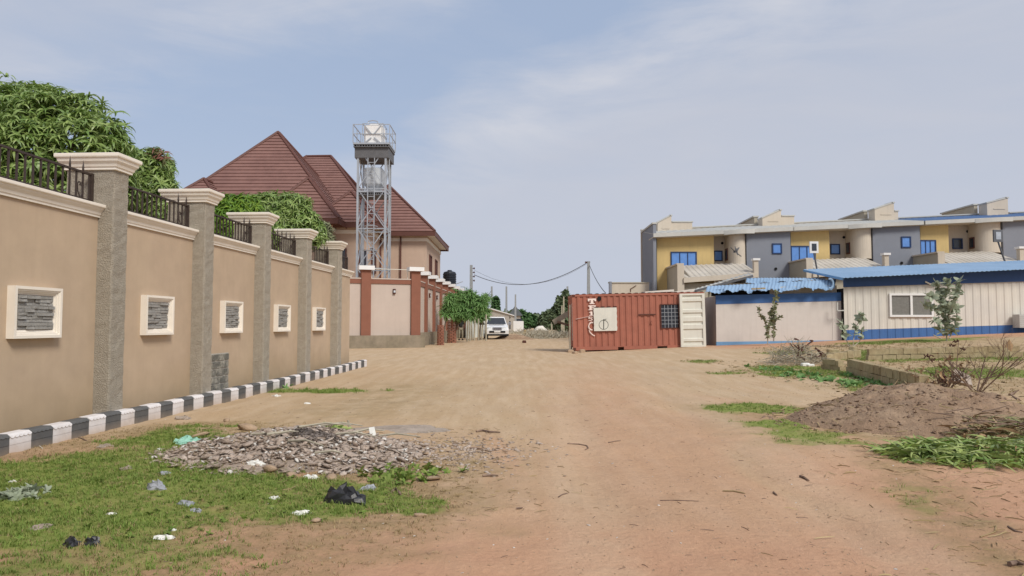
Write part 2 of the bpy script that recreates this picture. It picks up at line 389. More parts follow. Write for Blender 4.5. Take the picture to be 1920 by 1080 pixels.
GREEN_BLOBS = [gblob(600,733,1.5,.55,.8), gblob(420,722,.25,.5,.9), gblob(1530,702,1.7,1.2,1.0), gblob(1470,690,1.3,.9,.8), gblob(1640,728,1.1,.8,.9), gblob(1410,765,.75,.9,1.0), gblob(1450,795,.8,.7,.75), gblob(1560,830,.8,.4,.55),
               gblob(1500,812,.9,.55,.6), gblob(1560,700,2.2,1.6,.95), gblob(1660,716,1.0,1.0,.9), gblob(1310,678,.7,.8,.65), gblob(1365,700,.7,.5,.6), gblob(1690,925,.34,.5,.36), gblob(1740,955,.2,.3,.34), gblob(1700,640,3.4,1.6,.9), gblob(1800,668,4.5,1.7,.75), gblob(1880,700,3,1.8,.8), gblob(1640,662,1.8,1.1,.8), gblob(1470,662,1.2,1,.5)]
def masks(x, y):
    n = fbm(x*1.6, y*1.6, 4, 21); n2 = fbm(x*5, y*5, 3, 33); n3 = fbm(x*.5, y*.5, 3, 51)
    d = poly_sdf(x, y, LAWN)
    lawn = ss(-.25, .35, d+(n-.5)*1.1+(n2-.5)*.35)
    lawn = lawn*(.55+.45*ss(.40, .60, n3+.25*(n2-.5)+.1))*(.72+.28*ss(.35, .55, n))
    lawn = lawn*(.35+.65*ss(3.3, 4.6, y+(n-.5)*.8+(x+3)*.25))
    straw = ss(-1.1, .1, d+(n-.5)*1.4+(n2-.5)*.5)*(1-.6*lawn)
    g = lawn.copy()
    for cx, cy, rx, ry, s in GREEN_BLOBS:
        r = np.hypot((x-cx)/rx, (y-cy)/ry)
        g = np.maximum(g, s*ss(1.15, .45, r+(n-.5)*1.1+(n2-.5)*.5))
        straw = np.maximum(straw, .6*s*ss(1.7, .7, r+(n-.5)*1.2))
    straw = np.maximum(straw, .75*ss(.0, 1.0, (x-8.5)*.5)*ss(12, 16, y)*ss(31.2, 28, y)*(.5+.5*n))
    straw = np.maximum(straw, .62*np.exp(-((x+2.9-.03*y)/1.2)**2)*ss(9.5, 11.5, y)*ss(20, 15, y)*(.5+.8*n))
    # right roadside verge, dull
    verge = ss(.55, .1, np.abs(x-(1.5+.32*y))/(.5+.06*y)+(n-.5)*.8)*ss(2.5, 4, y)*ss(14, 9, y)
    straw = np.maximum(straw, .75*verge)
    red = ss(.40, .62, fbm(x*.22+3, y*.13, 3, 71)+.12*(n-.5))*ss(11, 5.5, y)*.9
    red = np.maximum(red, ss(7.0, 4.2, y)*.9)
    red = np.maximum(red, ss(29.0, 30.6, y+(n-.5)*1.8+(x-9)*.03)*ss(7.5, 10, x)*ss(37, 35, y)*1.0)
    red = np.maximum(red, .35*ss(9, 4, np.abs(x-.3*y+.5)/.35)*ss(14, 6, y))
    red = np.maximum(red, .75*np.exp(-((x-(.10*y+.35+.5*(n3-.5)))/(.55+.045*y))**2)*ss(34, 9, y)*(.55+.45*n))
    red = np.maximum(red, .6*ss(.5, .62, fbm(x*.9+y*.12, y*.16, 3, 91))*ss(19, 8, y)*ss(-1.5, .3, x))
    straw = np.maximum(straw, .8*ss(1.25, .8, np.hypot((x-5.7)/2.5, (y-10.3)/2.2)+(n-.5)*.5))
    track = np.exp(-((x-(.25+.06*y))/.35)**2)+np.exp(-((x-(2.0+.10*y))/.4)**2)
    dust = ss(.25, .9, track)*ss(30, 9, y)*.38*(.4+n)
    return np.clip(g, 0, 1), np.clip(straw, 0, 1), np.clip(red, 0, 1), np.clip(dust, 0, 1)

def ground_material():
    m = bpy.data.materials.new('ground_dirt'); m.use_nodes = True
    nt = m.node_tree; N = nt.nodes; L = nt.links; b = N['Principled BSDF']; b.inputs['Roughness'].default_value = .97; b.inputs['Specular IOR Level'].default_value = .15
    geo = N.new('ShaderNodeNewGeometry'); P_ = geo.outputs['Position']
    def noise(s, d=8, r=.6, sc=None, dist=0):
        src = P_
        if sc:
            mp = N.new('ShaderNodeMapping'); mp.inputs['Scale'].default_value = sc; L.new(P_, mp.inputs[0]); src = mp.outputs[0]
        n = N.new('ShaderNodeTexNoise'); n.inputs['Scale'].default_value = s; n.inputs['Detail'].default_value = d; n.inputs['Roughness'].default_value = r; n.inputs['Distortion'].default_value = dist
        L.new(src, n.inputs[0]); return n.outputs[0]
    def rng(v, a, b_, c=0, d=1):
        n = N.new('ShaderNodeMapRange'); n.inputs[1].default_value = a; n.inputs[2].default_value = b_; n.inputs[3].default_value = c; n.inputs[4].default_value = d; L.new(v, n.inputs[0]); return n.outputs[0]
    def mix(f, a, c, mode='MIX'):
        n = N.new('ShaderNodeMixRGB'); n.blend_type = mode
        for i, v in ((0, f), (1, a), (2, c)):
            if isinstance(v, (int, float)): n.inputs[i].default_value = v
            elif isinstance(v, tuple): n.inputs[i].default_value = (*v, 1)
            else: L.new(v, n.inputs[i])
        return n.outputs[0]
    def mth(op, a, c, cl=False):
        n = N.new('ShaderNodeMath'); n.operation = op; n.use_clamp = cl
        for i, v in enumerate((a, c)):
            if isinstance(v, (int, float)): n.inputs[i].default_value = v
            else: L.new(v, n.inputs[i])
        return n.outputs[0]
    at_ = N.new('ShaderNodeAttribute'); at_.attribute_name = 'mask'
    sp_ = N.new('ShaderNodeSeparateColor'); L.new(at_.outputs['Color'], sp_.inputs[0])
    g, st, rd = sp_.outputs[0], sp_.outputs[1], sp_.outputs[2]; du = at_.outputs['Alpha']
    big = noise(.35, 6, .6); mid = noise(2.2, 8, .65); fine = noise(22, 8, .7); grit = noise(110, 4, .7); streak = noise(1.0, 6, .6, (3.2, .5, 1))
    c = mix(rng(big, .38, .62), (.50, .362, .225), (.46, .33, .20))
    c = mix(rng(streak, .42, .66, 0, .65), c, (.57, .44, .30))
    rl = noise(1.0, 5, .6, (6.5, .22, 1)); c = mix(rng(rl, .52, .66, 0, .22), c, (.40, .275, .175)); c = mix(rng(rl, .46, .34, 0, .2), c, (.56, .425, .29))
    redc = mix(rng(mid, .35, .65), (.505, .265, .165), (.52, .305, .19))
    c = mix(mth('MULTIPLY', mth('ADD', rd, mth('MULTIPLY', mth('SUBTRACT', mid, .5), .5)), .9, True), c, redc)
    c = mix(mth('MULTIPLY', du, rng(mid, .15, .55), True), c, (.55, .40, .27))
    # coarse grit: pale and dark crumbs
    c = mix(rng(grit, .60, .68, 0, .45), c, (.24, .155, .10))
    c = mix(rng(fine, .62, .72, 0, .35), c, (.54, .42, .31))
    stc = mix(rng(fine, .4, .6), (.30, .22, .105), (.20, .155, .07))
    smask = mth('MULTIPLY', st, rng(mth('ADD', mid, mth('MULTIPLY', fine, .5)), .55, .85), True)
    c = mix(mth('MULTIPLY', smask, .85), c, stc)
    gc = mix(rng(fine, .38, .62), (.135, .20, .03), (.21, .27, .06))
    gc = mix(rng(mid, .45, .7, 0, .55), gc, (.27, .22, .09))
    gmask = rng(mth('ADD', g, mth('MULTIPLY', mth('SUBTRACT', mid, .5), .9)), .28, .62)
    c = mix(mth('MULTIPLY', gmask, .9), c, gc)
    c = mix(1, c, mth('ADD', mth('MULTIPLY', fine, .45), .78), 'MULTIPLY')
    c = mix(1, c, mth('ADD', mth('MULTIPLY', big, .4), .8), 'MULTIPLY')
    L.new(c, b.inputs['Base Color'])
    h = mth('ADD', mth('MULTIPLY', mid, 1.2), mth('ADD', mth('MULTIPLY', fine, .6), mth('MULTIPLY', grit, .18)))
    bp = N.new('ShaderNodeBump'); bp.inputs['Strength'].default_value = .75; bp.inputs['Distance'].default_value = .035; L.new(h, bp.inputs['Height']); L.new(bp.outputs[0], b.inputs['Normal'])
    return m
def build_ground():
    xs = np.concatenate([-np.geomspace(700, 9, 40)[:-1], np.linspace(-9, 13, 430), np.geomspace(13, 700, 70)[1:]])
    ys = np.concatenate([np.array([-60, -20, -6, -2, 0, 1.2, 2]), np.linspace(2.4, 15, 330), np.geomspace(15, 60, 150)[1:], np.geomspace(60, 4000, 40)[1:]])
    X, Y = np.meshgrid(xs, ys); Z = ground_z(X, Y)
    g, st, rd, du = masks(X, Y)
    near = ss(26, 12, Y)*ss(1, 3, Y)*(np.abs(X) < 14)
    Z = Z+near*(.028*(fbm(X*2.3, Y*2.3, 4, 5)-.5)+.012*(fbm(X*9, Y*9, 3, 8)-.5)*(1+2*g+2*st))
    ruts = (np.exp(-((X-(.35+.06*Y))/.22)**2)+np.exp(-((X-(1.9+.07*Y))/.22)**2))*near
    Z = Z-.03*ruts*ss(.3, .7, fbm(X*.7, Y*.3, 2, 2))
    nx, ny = len(xs), len(ys)
    V = np.stack([X, Y, Z], -1).reshape(-1, 3)
    i = (np.arange(ny-1)[:, None]*nx+np.arange(nx-1)[None]).ravel()
    me = tri_mesh('ground', V, np.stack([i, i+1, i+1+nx, i+nx], 1))
    ca = me.color_attributes.new('mask', 'FLOAT_COLOR', 'POINT')
    ca.data.foreach_set('color', np.stack([g, st, rd, du], -1).reshape(-1, 4).astype(np.float32).ravel())
    o = link('ground', me, None, ground_material(), True)
    props(o, 'sandy and reddish dirt ground with worn grass patches', None, None, 'structure')
    return X, Y, Z
GX, GY, GZ = build_ground()
_gxs, _gys = GX[0], GY[:, 0]
def surf(x, y):
    """height of the finished ground surface"""
    x = np.asarray(x, float); y = np.asarray(y, float)
    i = np.clip(np.searchsorted(_gxs, x)-1, 0, len(_gxs)-2); j = np.clip(np.searchsorted(_gys, y)-1, 0, len(_gys)-2)
    fx = np.clip((x-_gxs[i])/(_gxs[i+1]-_gxs[i]), 0, 1); fy = np.clip((y-_gys[j])/(_gys[j+1]-_gys[j]), 0, 1)
    return (GZ[j,i]*(1-fx)+GZ[j,i+1]*fx)*(1-fy)+(GZ[j+1,i]*(1-fx)+GZ[j+1,i+1]*fx)*fy

# ------------------------------------------------------------ tan boundary wall on the left
WALL_ROT = -math.atan(.055)
bw = thing('boundary_wall', 'tan rendered boundary wall with grey roughcast pillars and cream coping along left side', 'wall', (-6.23, 0, 0), WALL_ROT)
PY = [9.85+2.62*k-(.13 if k == -1 else 0) for k in range(-4, 5)]; PW = .34
CAP = [(-.004,3.52),(.03,3.525),(.03,3.555),(.045,3.565),(.055,3.60),(.085,3.635),(.092,3.665),(.092,3.68),(.112,3.685),(.118,3.70),(.118,3.735),(.108,3.742)]
COP = [(0.002,2.86),(.03,2.86),(.03,2.89),(.042,2.895),(.05,2.93),(.08,2.965),(.088,2.985),(.105,2.99),(.11,3.0),(.11,3.03),(.10,3.036),(-.24,3.036),(-.24,2.86)]
def wall_sections():
    out = []; y = -3.0
    for p in PY: out.append((y, p)); y = p+PW
    out.append((y, 22.25)); return out
SECS = wall_sections()
pm = MB()   # pillar: roughcast faces, finely gridded and a little uneven
def pillar_mesh():
    b = MB(); n = 46; x0, x1, y0, y1 = -.46, .22, 0, PW
    per = [(x0,y0),(x0+.2,y0),(x1-.15,y0),(x1-.02,y0),(x1,y0+.02),(x1,y0+.15),(x1,y1-.15),(x1,y1-.02),(x1-.02,y1),(x0+.2,y1),(x0,y1)]
    k = len(per); rr = random.Random(3); vs = []
    for i in range(n+1):
        z = -.05+3.58*i/n
        for (x, y) in per: vs.append((x+rr.uniform(-.006,.006), y+rr.uniform(-.006,.006), z))
    fs = [(i*k+j, i*k+(j+1)%k, (i+1)*k+(j+1)%k, (i+1)*k+j) for i in range(n) for j in range(k)]
    fs.append(tuple(n*k+j for j in range(k))); b.add(vs, fs); me = b.mesh('pillar'); me.materials.append(M['roughcast']); return me
def cap_mesh():
    b = MB(); b.ring_sweep(-.46, .22, 0, PW, CAP); me = b.mesh('pillar_cap'); me.materials.append(M['cream']); return me
PM, CM = pillar_mesh(), cap_mesh()
for y in PY:
    p = inst('pillar', PM, bw, (0, y, 0)); inst('pillar_cap', CM, p)
for a, c in SECS:
    b = MB(); b.box(-.23, 0, a, c, -.1, 2.858); w = b.build('wall_panel', M['render_tan'], bw, True)
    b = MB(); b.prism(COP, 1, a+.001, c-.001 if c < 22 else c+.1); b.build('coping', M['cream'], w, True)
b = MB(); b.box(-7, -.232, 22.02, 22.25, -.1, 2.858); b.build('return_wall', M['render_tan'], bw, True)
# decorative plaques with split slate strips
def plaque_mesh():
    b = MB(); hw, h0, h1 = .40, 1.235, 1.845
    prof = [(0, .10), (.035, .10), (.039, .085), (.055, .085), (.058, .068), (.075, .068), (.078, .052), (.096, .048), (.10, .03)]
    vs = []
    for o, d in [(0, .0)]+prof: vs += [(d, -hw+o, h0+o), (d, hw-o, h0+o), (d, hw-o, h1-o), (d, -hw+o, h1-o)]
    m = len(prof)+1
    fs = [(i*4+k, (i+1)*4+k, (i+1)*4+(k+1)%4, i*4+(k+1)%4) for i in range(m-1) for k in range(4)]
    fs = [tuple(reversed(f)) for f in fs]
    fs += [((m-1)*4, (m-1)*4+1, (m-1)*4+2, (m-1)*4+3)]
    b.add(vs, fs); me = b.mesh('plaque'); me.materials.append(M['cream']); return me
PLQ = plaque_mesh()
for q in range(-3, 5):
    yc = (PY[q+4]+PW+PY[q+5])/2 if q < 4 else None
    if yc is None: continue
    p = inst('plaque', PLQ, bw, (0, yc, 0))
    rr = random.Random(40+q); rows = 10; z0, z1, yl = 1.338, 1.742, .297; dz = (z1-z0)/rows
    for r in range(rows):
        y = -yl
        while y < yl-.02:
            w = min(rr.uniform(.10, .26), yl-y)
            if yl-y-w < .05: w = yl-y
            b = MB(); d = rr.uniform(.038, .075)
            b.hexa([(.028,y+.002,z0+r*dz+.001),(d,y+.003,z0+r*dz+rr.uniform(.001,.005)),(d+rr.uniform(-.008,.008),y+w-.003,z0+r*dz+rr.uniform(.001,.005)),(.028,y+w-.002,z0+r*dz+.001),
                    (.028,y+.002,z0+r*dz+dz),(d,y+.003,z0+(r+1)*dz-rr.uniform(.001,.004)),(d+rr.uniform(-.01,.006),y+w-.003,z0+(r+1)*dz-rr.uniform(.001,.004)),(.028,y+w-.002,z0+r*dz+dz)])
            b.build('stone', M['slate'], p, True); y += w
# iron railing on top of the wall
BARM = MB(); BARM.box(-.010, .010, -.010, .010, 3.036, 3.44); BARM = BARM.mesh('bar'); BARM.materials.append(M['iron'])
sb = MB(); sb.box(-.010, .010, -.010, .010, 3.036, 3.50); sb.add([(-.018,0,3.51),(0,-.018,3.51),(.018,0,3.51),(0,.018,3.51),(0,0,3.62),(0,0,3.485)], [(0,1,4),(1,2,4),(2,3,4),(3,0,4),(1,0,5),(2,1,5),(3,2,5),(0,3,5)])
SPM = sb.mesh('spear_bar'); SPM.materials.append(M['iron'])
hb = MB()
for s in (-1, 1):
    hb.tube([(0, s*.0, 3.10), (0, s*.05, 3.18), (0, s*.06, 3.27), (0, s*.035, 3.315), (0, s*.008, 3.30), (0, s*.01, 3.265), (0, s*.028, 3.265)], .008, 5)
HTM = hb.mesh('scroll'); HTM.materials.append(M['iron'])
for si, (a, c) in enumerate(SECS):
    if c < 5 or c-a < 1: continue
    b = MB(); b.box(-.115, -.075, a, c-.02 if c > 22 else c, 3.44, 3.465); b.box(-.105, -.085, a, c-.02 if c > 22 else c, 3.085, 3.105)
    rl = b.build('railing', M['iron'], bw, True)
    n = int((c-a-.1)/.128); full = (si == 7)
    for i in range(n):
        y = a+.07+i*(c-a-.14)/(n-1); sp_ = full or y > c-.58
        inst('spear_bar' if sp_ and i % 2 == 0 else 'bar', SPM if sp_ and i % 2 == 0 else BARM, rl, (-.095, y, 0))
    b = MB(); b.box(-.12, -.07, c-.05, c-.003, 3.036, 3.47); b.build('post', M['iron'], rl, True)
    for y in ([c-.25] if not full else [c-.25, c-.9, c-1.5]): inst('scroll', HTM, rl, (-.095, y, 0))
# exposed vent blocks beside the second pillar in view
b = MB(); b.box(-.002, .012, 13.22, 13.92, 0.0, .86); vb = b.build('vent_patch', M['mortar'], bw, True)
for r in range(6):
    for k in range(-1, 3):
        y0 = 13.23+k*.35+(.175 if r % 2 else 0); y1 = min(y0+.315, 13.91); y0 = max(y0, 13.23)
        if y1-y0 < .05: continue
        b = MB(); b.cbox(.0, .03, y0, y1, .03+r*.14, .142+r*.14, .004); b.build('brick', M['brick_grey'], vb, True)

# ------------------------------------------------------------ black and white kerb
kb = thing('kerb', 'low kerb of alternating black and white painted blocks at foot of tan wall', None, (-6.23, 0, 0), WALL_ROT)
kb['kind'] = 'structure'
def kerb_mesh(name, m, sc):
    b = MB(); w = .329; x0, x1 = 0, .15
    b.box(x0, x1, 0, w, -.12, .093); b.box(x0, x1-.005, .001, w-.001, .093, .099)
    b.box(x0, x1, 0, w, .099, .188)
    # top slab with scalloped lip over the front edge
    n = 5; pts = []
    for i in range(n):
        for k in range(5):
            t = (i+k/4)/n*w; pts.append((t, math.sin(math.pi*k/4)*sc))
    vs = []; m_ = len(pts)
    for y, s in pts: vs += [(x0, y, .22), (x1-.03, y, .22), (x1-.002, y, .200), (x1+.008, y, .188-s)]
    for y, s in pts: vs += [(x1-.0, y, .187-s)]
    fs = []
    for i in range(m_-1):
        for k in range(3): fs.append((i*4+k, i*4+k+1, (i+1)*4+k+1, (i+1)*4+k))
        fs.append((i*4+3, m_*4+i, m_*4+i+1, (i+1)*4+3))
    fs += [(0, 3, 2, 1), ((m_-1)*4, (m_-1)*4+1, (m_-1)*4+2, (m_-1)*4+3)]
    b.add(vs, fs)
    b.box(x0, x1-.004, .0015, w-.0015, .188, .2)
    me = b.mesh(name); me.materials.append(m); return me
KW, KD = kerb_mesh('kerb_block', M['kerb_white'], .017), kerb_mesh('kerb_block', M['kerb_dark'], .010)
rr = random.Random(9); y = 7.56-.335*12; i = 0
while y < 22.9:
    inst('kerb_block', KD if i % 2 == 0 else KW, kb, (.22+rr.uniform(-.008,.008), y, rr.uniform(-.008,.006)+gz(-5.8, y)), (0, rr.uniform(-.015,.015), rr.uniform(-.012,.012)))
    y += .335; i += 1
b = MB(); b.box(-.3, .215, 22.26, 22.9, -.05, .17); b.build('kerb_backfill', M['plinth'], kb, True)
# ------------------------------------------------------------ pink compound wall further along
cw = thing('compound_wall', 'blush pink compound wall with brown pillars on grey plinth beyond the tan wall', 'wall', (-5.35, 39.85, 0))
def frame_box(b, o, ang, x0, x1, y0, y1, z0, z1):
    """box in a frame at o whose x axis is turned by ang"""
    c, s = math.cos(ang), math.sin(ang)
    b.hexa([(o[0]+c*x-s*y, o[1]+s*x+c*y, z) for z in (z0, z1) for x, y in ((x0,y0),(x1,y0),(x1,y1),(x0,y1))])
FA = R(22.8); RA = R(90-2.0)
O = (-5.35, 39.85)
# front section: x negative from the corner pillar; road section: x positive
def cw_pillar(o, ang, x, big=.0):
    b = MB(); frame_box(b, o, ang, x-.26, x+.26, -.14, .24, .7, 4.33); p = b.build('pillar', M['brownpaint'], cw)
    b = MB(); frame_box(b, o, ang, x-.42, x+.42, -.30, .36, 4.33, 4.55); b.build('pillar_cap', M['white'], p)
def cw_panel(o, ang, x0, x1):
    b = MB(); frame_box(b, o, ang, x0, x1, 0, .2, .7, 3.60); p = b.build('wall_panel', M['paleblush'], cw)
    b = MB(); frame_box(b, o, ang, x0, x1, -.05, .22, 3.60, 3.84); b.build('band', M['brownpaint'], p)
    b = MB(); frame_box(b, o, ang, x0, x1, -.07, .24, 3.84, 3.90); b.build('coping', M['paleblush'], p)
cw_pillar(O, FA, 0)
for x in (-2.75, -5.6): cw_pillar(O, FA, x)
cw_panel(O, FA, -2.49, -.26); cw_panel(O, FA, -5.34, -3.01)
RO = (-5.35, 39.95); npl = 12
for k in range(1, npl): cw_pillar(RO, RA, 3.35*k)
for k in range(npl-1): cw_panel(RO, RA, 3.35*k+.27, 3.35*k+3.08)
b = MB(); frame_box(b, O, FA, -6.5, .45, -.42, .5, -.1, .80); b.build('plinth', M['plinth'], cw)
b = MB(); frame_box(b, (-5.1, 40.2), RA, .0, 34, .02, .7, -.1, .93); b.build('plinth', M['plinth'], cw)
b = MB(); frame_box(b, O, FA, -2.45, -.3, .08, .11, 4.40, 4.43); frame_box(b, O, FA, -2.45, -2.42, .08, .11, 3.9, 4.42); frame_box(b, O, FA, -.45, -.42, .08, .11, 3.9, 4.42); b.build('top_rail', M['ivory'], cw)
for o, ang, x in ((O, FA, -1.2), (RO, RA, 4.9), (RO, RA, 8.2)):
    b = MB(); frame_box(b, o, ang, x-.07, x+.07, -.10, .0, 3.05, 3.33); lm = b.build('wall_lamp', M['rustdark'], cw)
    b = MB(); frame_box(b, o, ang, x-.05, x+.05, -.115, -.10, 3.13, 3.25); b.build('lamp_glass', M['lamp'], lm)

# ------------------------------------------------------------ big pink house with brown tiled hip roofs
hs = thing('hip_roof_house', 'big pink two storey house with steep reddish brown hip roofs behind the pink wall', 'house', (-15, 50, 0))
EV = 8.0
def roof_face(parent, e0, e1, r0, r1, n, hole=None):
    """tiled face from the eave (e0..e1) to the ridge (r0..r1), laid in overlapping courses"""
    e0, e1, r0, r1 = map(Vector, (e0, e1, r0, r1)); N_ = (e1-e0).cross(r0-e0)
    if N_.length < 1e-6: N_ = (e1-e0).cross(r1-e0)
    N_.normalize()
    if N_.z < 0: N_ = -N_
    for i in range(n):
        t0, t1 = i/n, min(1, (i+1)/n+.012)
        a, c = e0.lerp(r0, t0), e1.lerp(r1, t0); d, f = e0.lerp(r0, t1), e1.lerp(r1, t1)
        lo, hi = N_*.085, N_*.02
        b = MB(); b.add([a, c, a+lo, c+lo, f+hi, d+hi], [(0,1,3,2), (2,3,4,5), (0,2,5), (1,4,3)])
        b.build('tile_course', M['tile'], parent)
def hip(x0, x1, y0, y1, z, rx0, rx1, ry0, ry1, rz, n, walls=True, body=None, faces='FRLB'):
    """hip roof over a rectangle, ridge between (rx0,ry0) and (rx1,ry1)"""
    A, B, C_, D = (x0,y0,z), (x1,y0,z), (x1,y1,z), (x0,y1,z); p, q = (rx0,ry0,rz), (rx1,ry1,rz)
    b = MB()
    if abs(rx0-rx1) < 1e-6: fs = {'F': (A,B,p,p), 'R': (B,C_,p,q), 'B': (C_,D,q,q), 'L': (D,A,q,p)}
    else: fs = {'F': (A,B,p,q), 'R': (B,C_,q,q), 'B': (C_,D,q,p), 'L': (D,A,p,p)}
    b.add([A,B,C_,D,p,q], [(3,2,1,0)]+([(0,1,4),(1,2,5,4),(2,3,5),(3,0,4,5)] if abs(rx0-rx1) < 1e-6 else [(0,1,5,4),(1,2,5),(2,3,4,5),(3,0,4)]))
    rf = b.build('roof', M['tile'], hs)
    for k, f in fs.items():
        if k in faces: roof_face(rf, *f, n)
    b = MB(); edges = [(A,p),(B,p if abs(rx0-rx1) < 1e-6 else q),(C_,q),(D,q if abs(rx0-rx1) < 1e-6 else p)]
    if (Vector(p)-Vector(q)).length > .01: edges.append((p,q))
    for s_, e_ in edges: b.tube([Vector(s_)+Vector((0,0,.06)), Vector(e_)+Vector((0,0,.09))], .11, 6)
    b.build('ridge_cap', M['tile_trim'], rf)
    b = MB()
    for s_, e_ in ((A,B),(B,C_),(C_,D),(D,A)): b.bar(Vector(s_)-Vector((0,0,.14)), Vector(e_)-Vector((0,0,.14)), .06, .30)
    b.build('fascia', M['tile_trim'], rf)
    b = MB(); b.box(x0+.05, x1-.05, y0+.05, y1-.05, z-.16, z-.1); b.build('soffit', M['cream'], rf)
    if body:
        b = MB(); b.box(*body, .1, z-.161); b.build('wall', M['pinkwall'], hs)
        b = MB(); b.box(body[0]-.06, body[1]+.06, body[2]-.06, body[3]+.06, z-.62, z-.38); b.build('string_course', M['cream'], hs)
hip(-23.3,-10.9,45.6,58.5,EV,-17.1,-17.1,52.0,52.2,15.35,26,body=(-22.6,-11.6,46.3,58))
hip(-16.1,-10.85,44.7,50.0,EV-.03,-13.5,-13.5,47.3,51.0,11.0,12,faces='FRL')
hip(-23.0,-17.3,43.9,50.0,EV-.05,-20.2,-20.2,46.8,51.0,10.85,12,faces='FRL',body=(-22.5,-17.9,44.5,50))
hip(-22.4,-8.8,49.0,65.0,EV+.02,-16.4,-14.5,57.0,57.0,14.75,27,body=(-21.9,-9.4,49.6,64.5))
hip(-13.3,-5.5,51.0,62.0,EV-.02,-9.5,-9.5,55.0,58.0,12.0,16,body=(-12.8,-6.15,51.6,61.5))
hip(-13.2,-8.75,46.4,53.0,EV-.045,-11.0,-11.0,48.8,53.0,10.4,10,faces='FRL',body=(-12.6,-9.35,47.0,53))
def window(parent, x0, x1, z0, z1, y, axis='y', mullions=1, fr='tile_trim', gl='glassdark', d=.08):
    def bx(b, a, c, e, f, g, h):
        b.box(a, c, e, f, g, h) if axis == 'y' else b.box(e, f, a, c, g, h)
    s = -1 if axis == 'y' else 1
    def rngs(lo, hi): return (y+s*lo, y+s*hi) if s > 0 else (y+s*hi, y+s*lo)
    b = MB(); t = .07
    for q in ((x0-t,x1+t,z0-t,z0),(x0-t,x1+t,z1,z1+t),(x0-t,x0,z0,z1),(x1,x1+t,z0,z1)): bx(b, q[0], q[1], *rngs(-.02, d), q[2], q[3])
    for i in range(mullions): 
        xm = x0+(x1-x0)*(i+1)/(mullions+1); bx(b, xm-.03, xm+.03, *rngs(-.01, d*.7), z0, z1)
    w = b.build('window', M[fr], parent)
    for i in range(mullions+1):
        a = x0+(x1-x0)*i/(mullions+1)+(.03 if i else 0); c = x0+(x1-x0)*(i+1)/(mullions+1)-(.03 if i < mullions else 0)
        b = MB(); bx(b, a, c, *rngs(.004, .02), z0, z1); b.build('pane', M[gl], w)
    return w
window(hs, -9.95, -9.55, 4.6, 6.2, 47.0, mullions=0)
window(hs, -12.1, -10.9, 4.6, 6.3, 47.0, mullions=1)
window(hs, -19.9, -19.0, 5.0, 6.4, 44.5)
window(hs, 47.6, 49.0, 4.9, 6.4, -9.35, 'x')
window(hs, 53.2, 54.6, 4.9, 6.5, -6.15, 'x')
window(hs, 57.2, 58.6, 4.9, 6.5, -6.15, 'x')
window(hs, 48.2, 49.2, 4.9, 6.3, -11.6, 'x')
for x, y in ((-11.52, 48.6), (-9.27, 50.6), (-8.0, 51.52), (-22.55, 44.42)):
    b = MB(); b.box(x-.05, x+.05, y-.05, y+.05, .2, EV-.3); b.build('downpipe', M['tile_trim'], hs)
b = MB(); b.box(-17.32, -17.02, 50.4, 50.7, 13.1, 13.55); b.build('roof_vent', M['tile_trim'], hs)

# ------------------------------------------------------------ steel water tower
wt = thing('water_tower', 'tall galvanised steel water tower with white tanks beside the pink house', 'water tower', (-8.1, 41.8, 0))
TX, TY, TW, TD = -8.1, 41.0, .80, .8; PZ = 11.75
for sx in (-1, 1):
    for sy in (-1, 1):
        b = MB(); x, y = TX+sx*TW, TY+1+sy*TD; b.box(x-.055, x+.055, y-.055, y+.055, .1, PZ); b.build('leg', M['galv'], wt)
lv = [.6, 2.6, 4.6, 6.9, 9.2, PZ-.1]
for i, z in enumerate(lv):
    for (xa, ya, xb, yb) in ((-1,-1,1,-1),(1,-1,1,1),(1,1,-1,1),(-1,1,-1,-1)):
        b = MB(); b.bar((TX+xa*TW, TY+1+ya*TD, z), (TX+xb*TW, TY+1+yb*TD, z), .07); b.build('cross_beam', M['galv'], wt)
        if i < len(lv)-1:
            z2 = lv[i+1]
            b = MB(); b.bar((TX+xa*TW, TY+1+ya*TD, z), (TX+xb*TW, TY+1+yb*TD, z2), .05); b.build('brace', M['galv'], wt)
            b = MB(); b.bar((TX+xb*TW, TY+1+yb*TD, z+.01), (TX+xa*TW, TY+1+ya*TD, z2+.01), .05); b.build('brace', M['galv'], wt)
# platforms
def platform(z, hx, hy, deck):
    b = MB(); b.box(TX-hx, TX+hx, TY+1-hy, TY+1+hy, z, z+.10); p = b.build('platform', M['galv'], wt)
    if deck:
        b = MB(); k = 14
        for i in range(k):
            x = TX-hx+.06+(2*hx-.12)*i/(k-1); b.box(x-.035, x+.035, TY+1-hy+.05, TY+1+hy-.05, z-.12, z-.002)
        b.box(TX-hx+.02, TX+hx-.02, TY+1-hy+.02, TY+1+hy-.02, z-.16, z-.121); b.build('joists', M['galvdark'], p)
    return p
pf = platform(PZ, 1.05, 1.05, True); platform(9.0, .8, .85, True)
b = MB(); b.box(TX-.98, TX+.98, TY+1-.9, TY+1+.98, PZ-.75, PZ-.17); b.build('understage', M['galvdark'], wt)
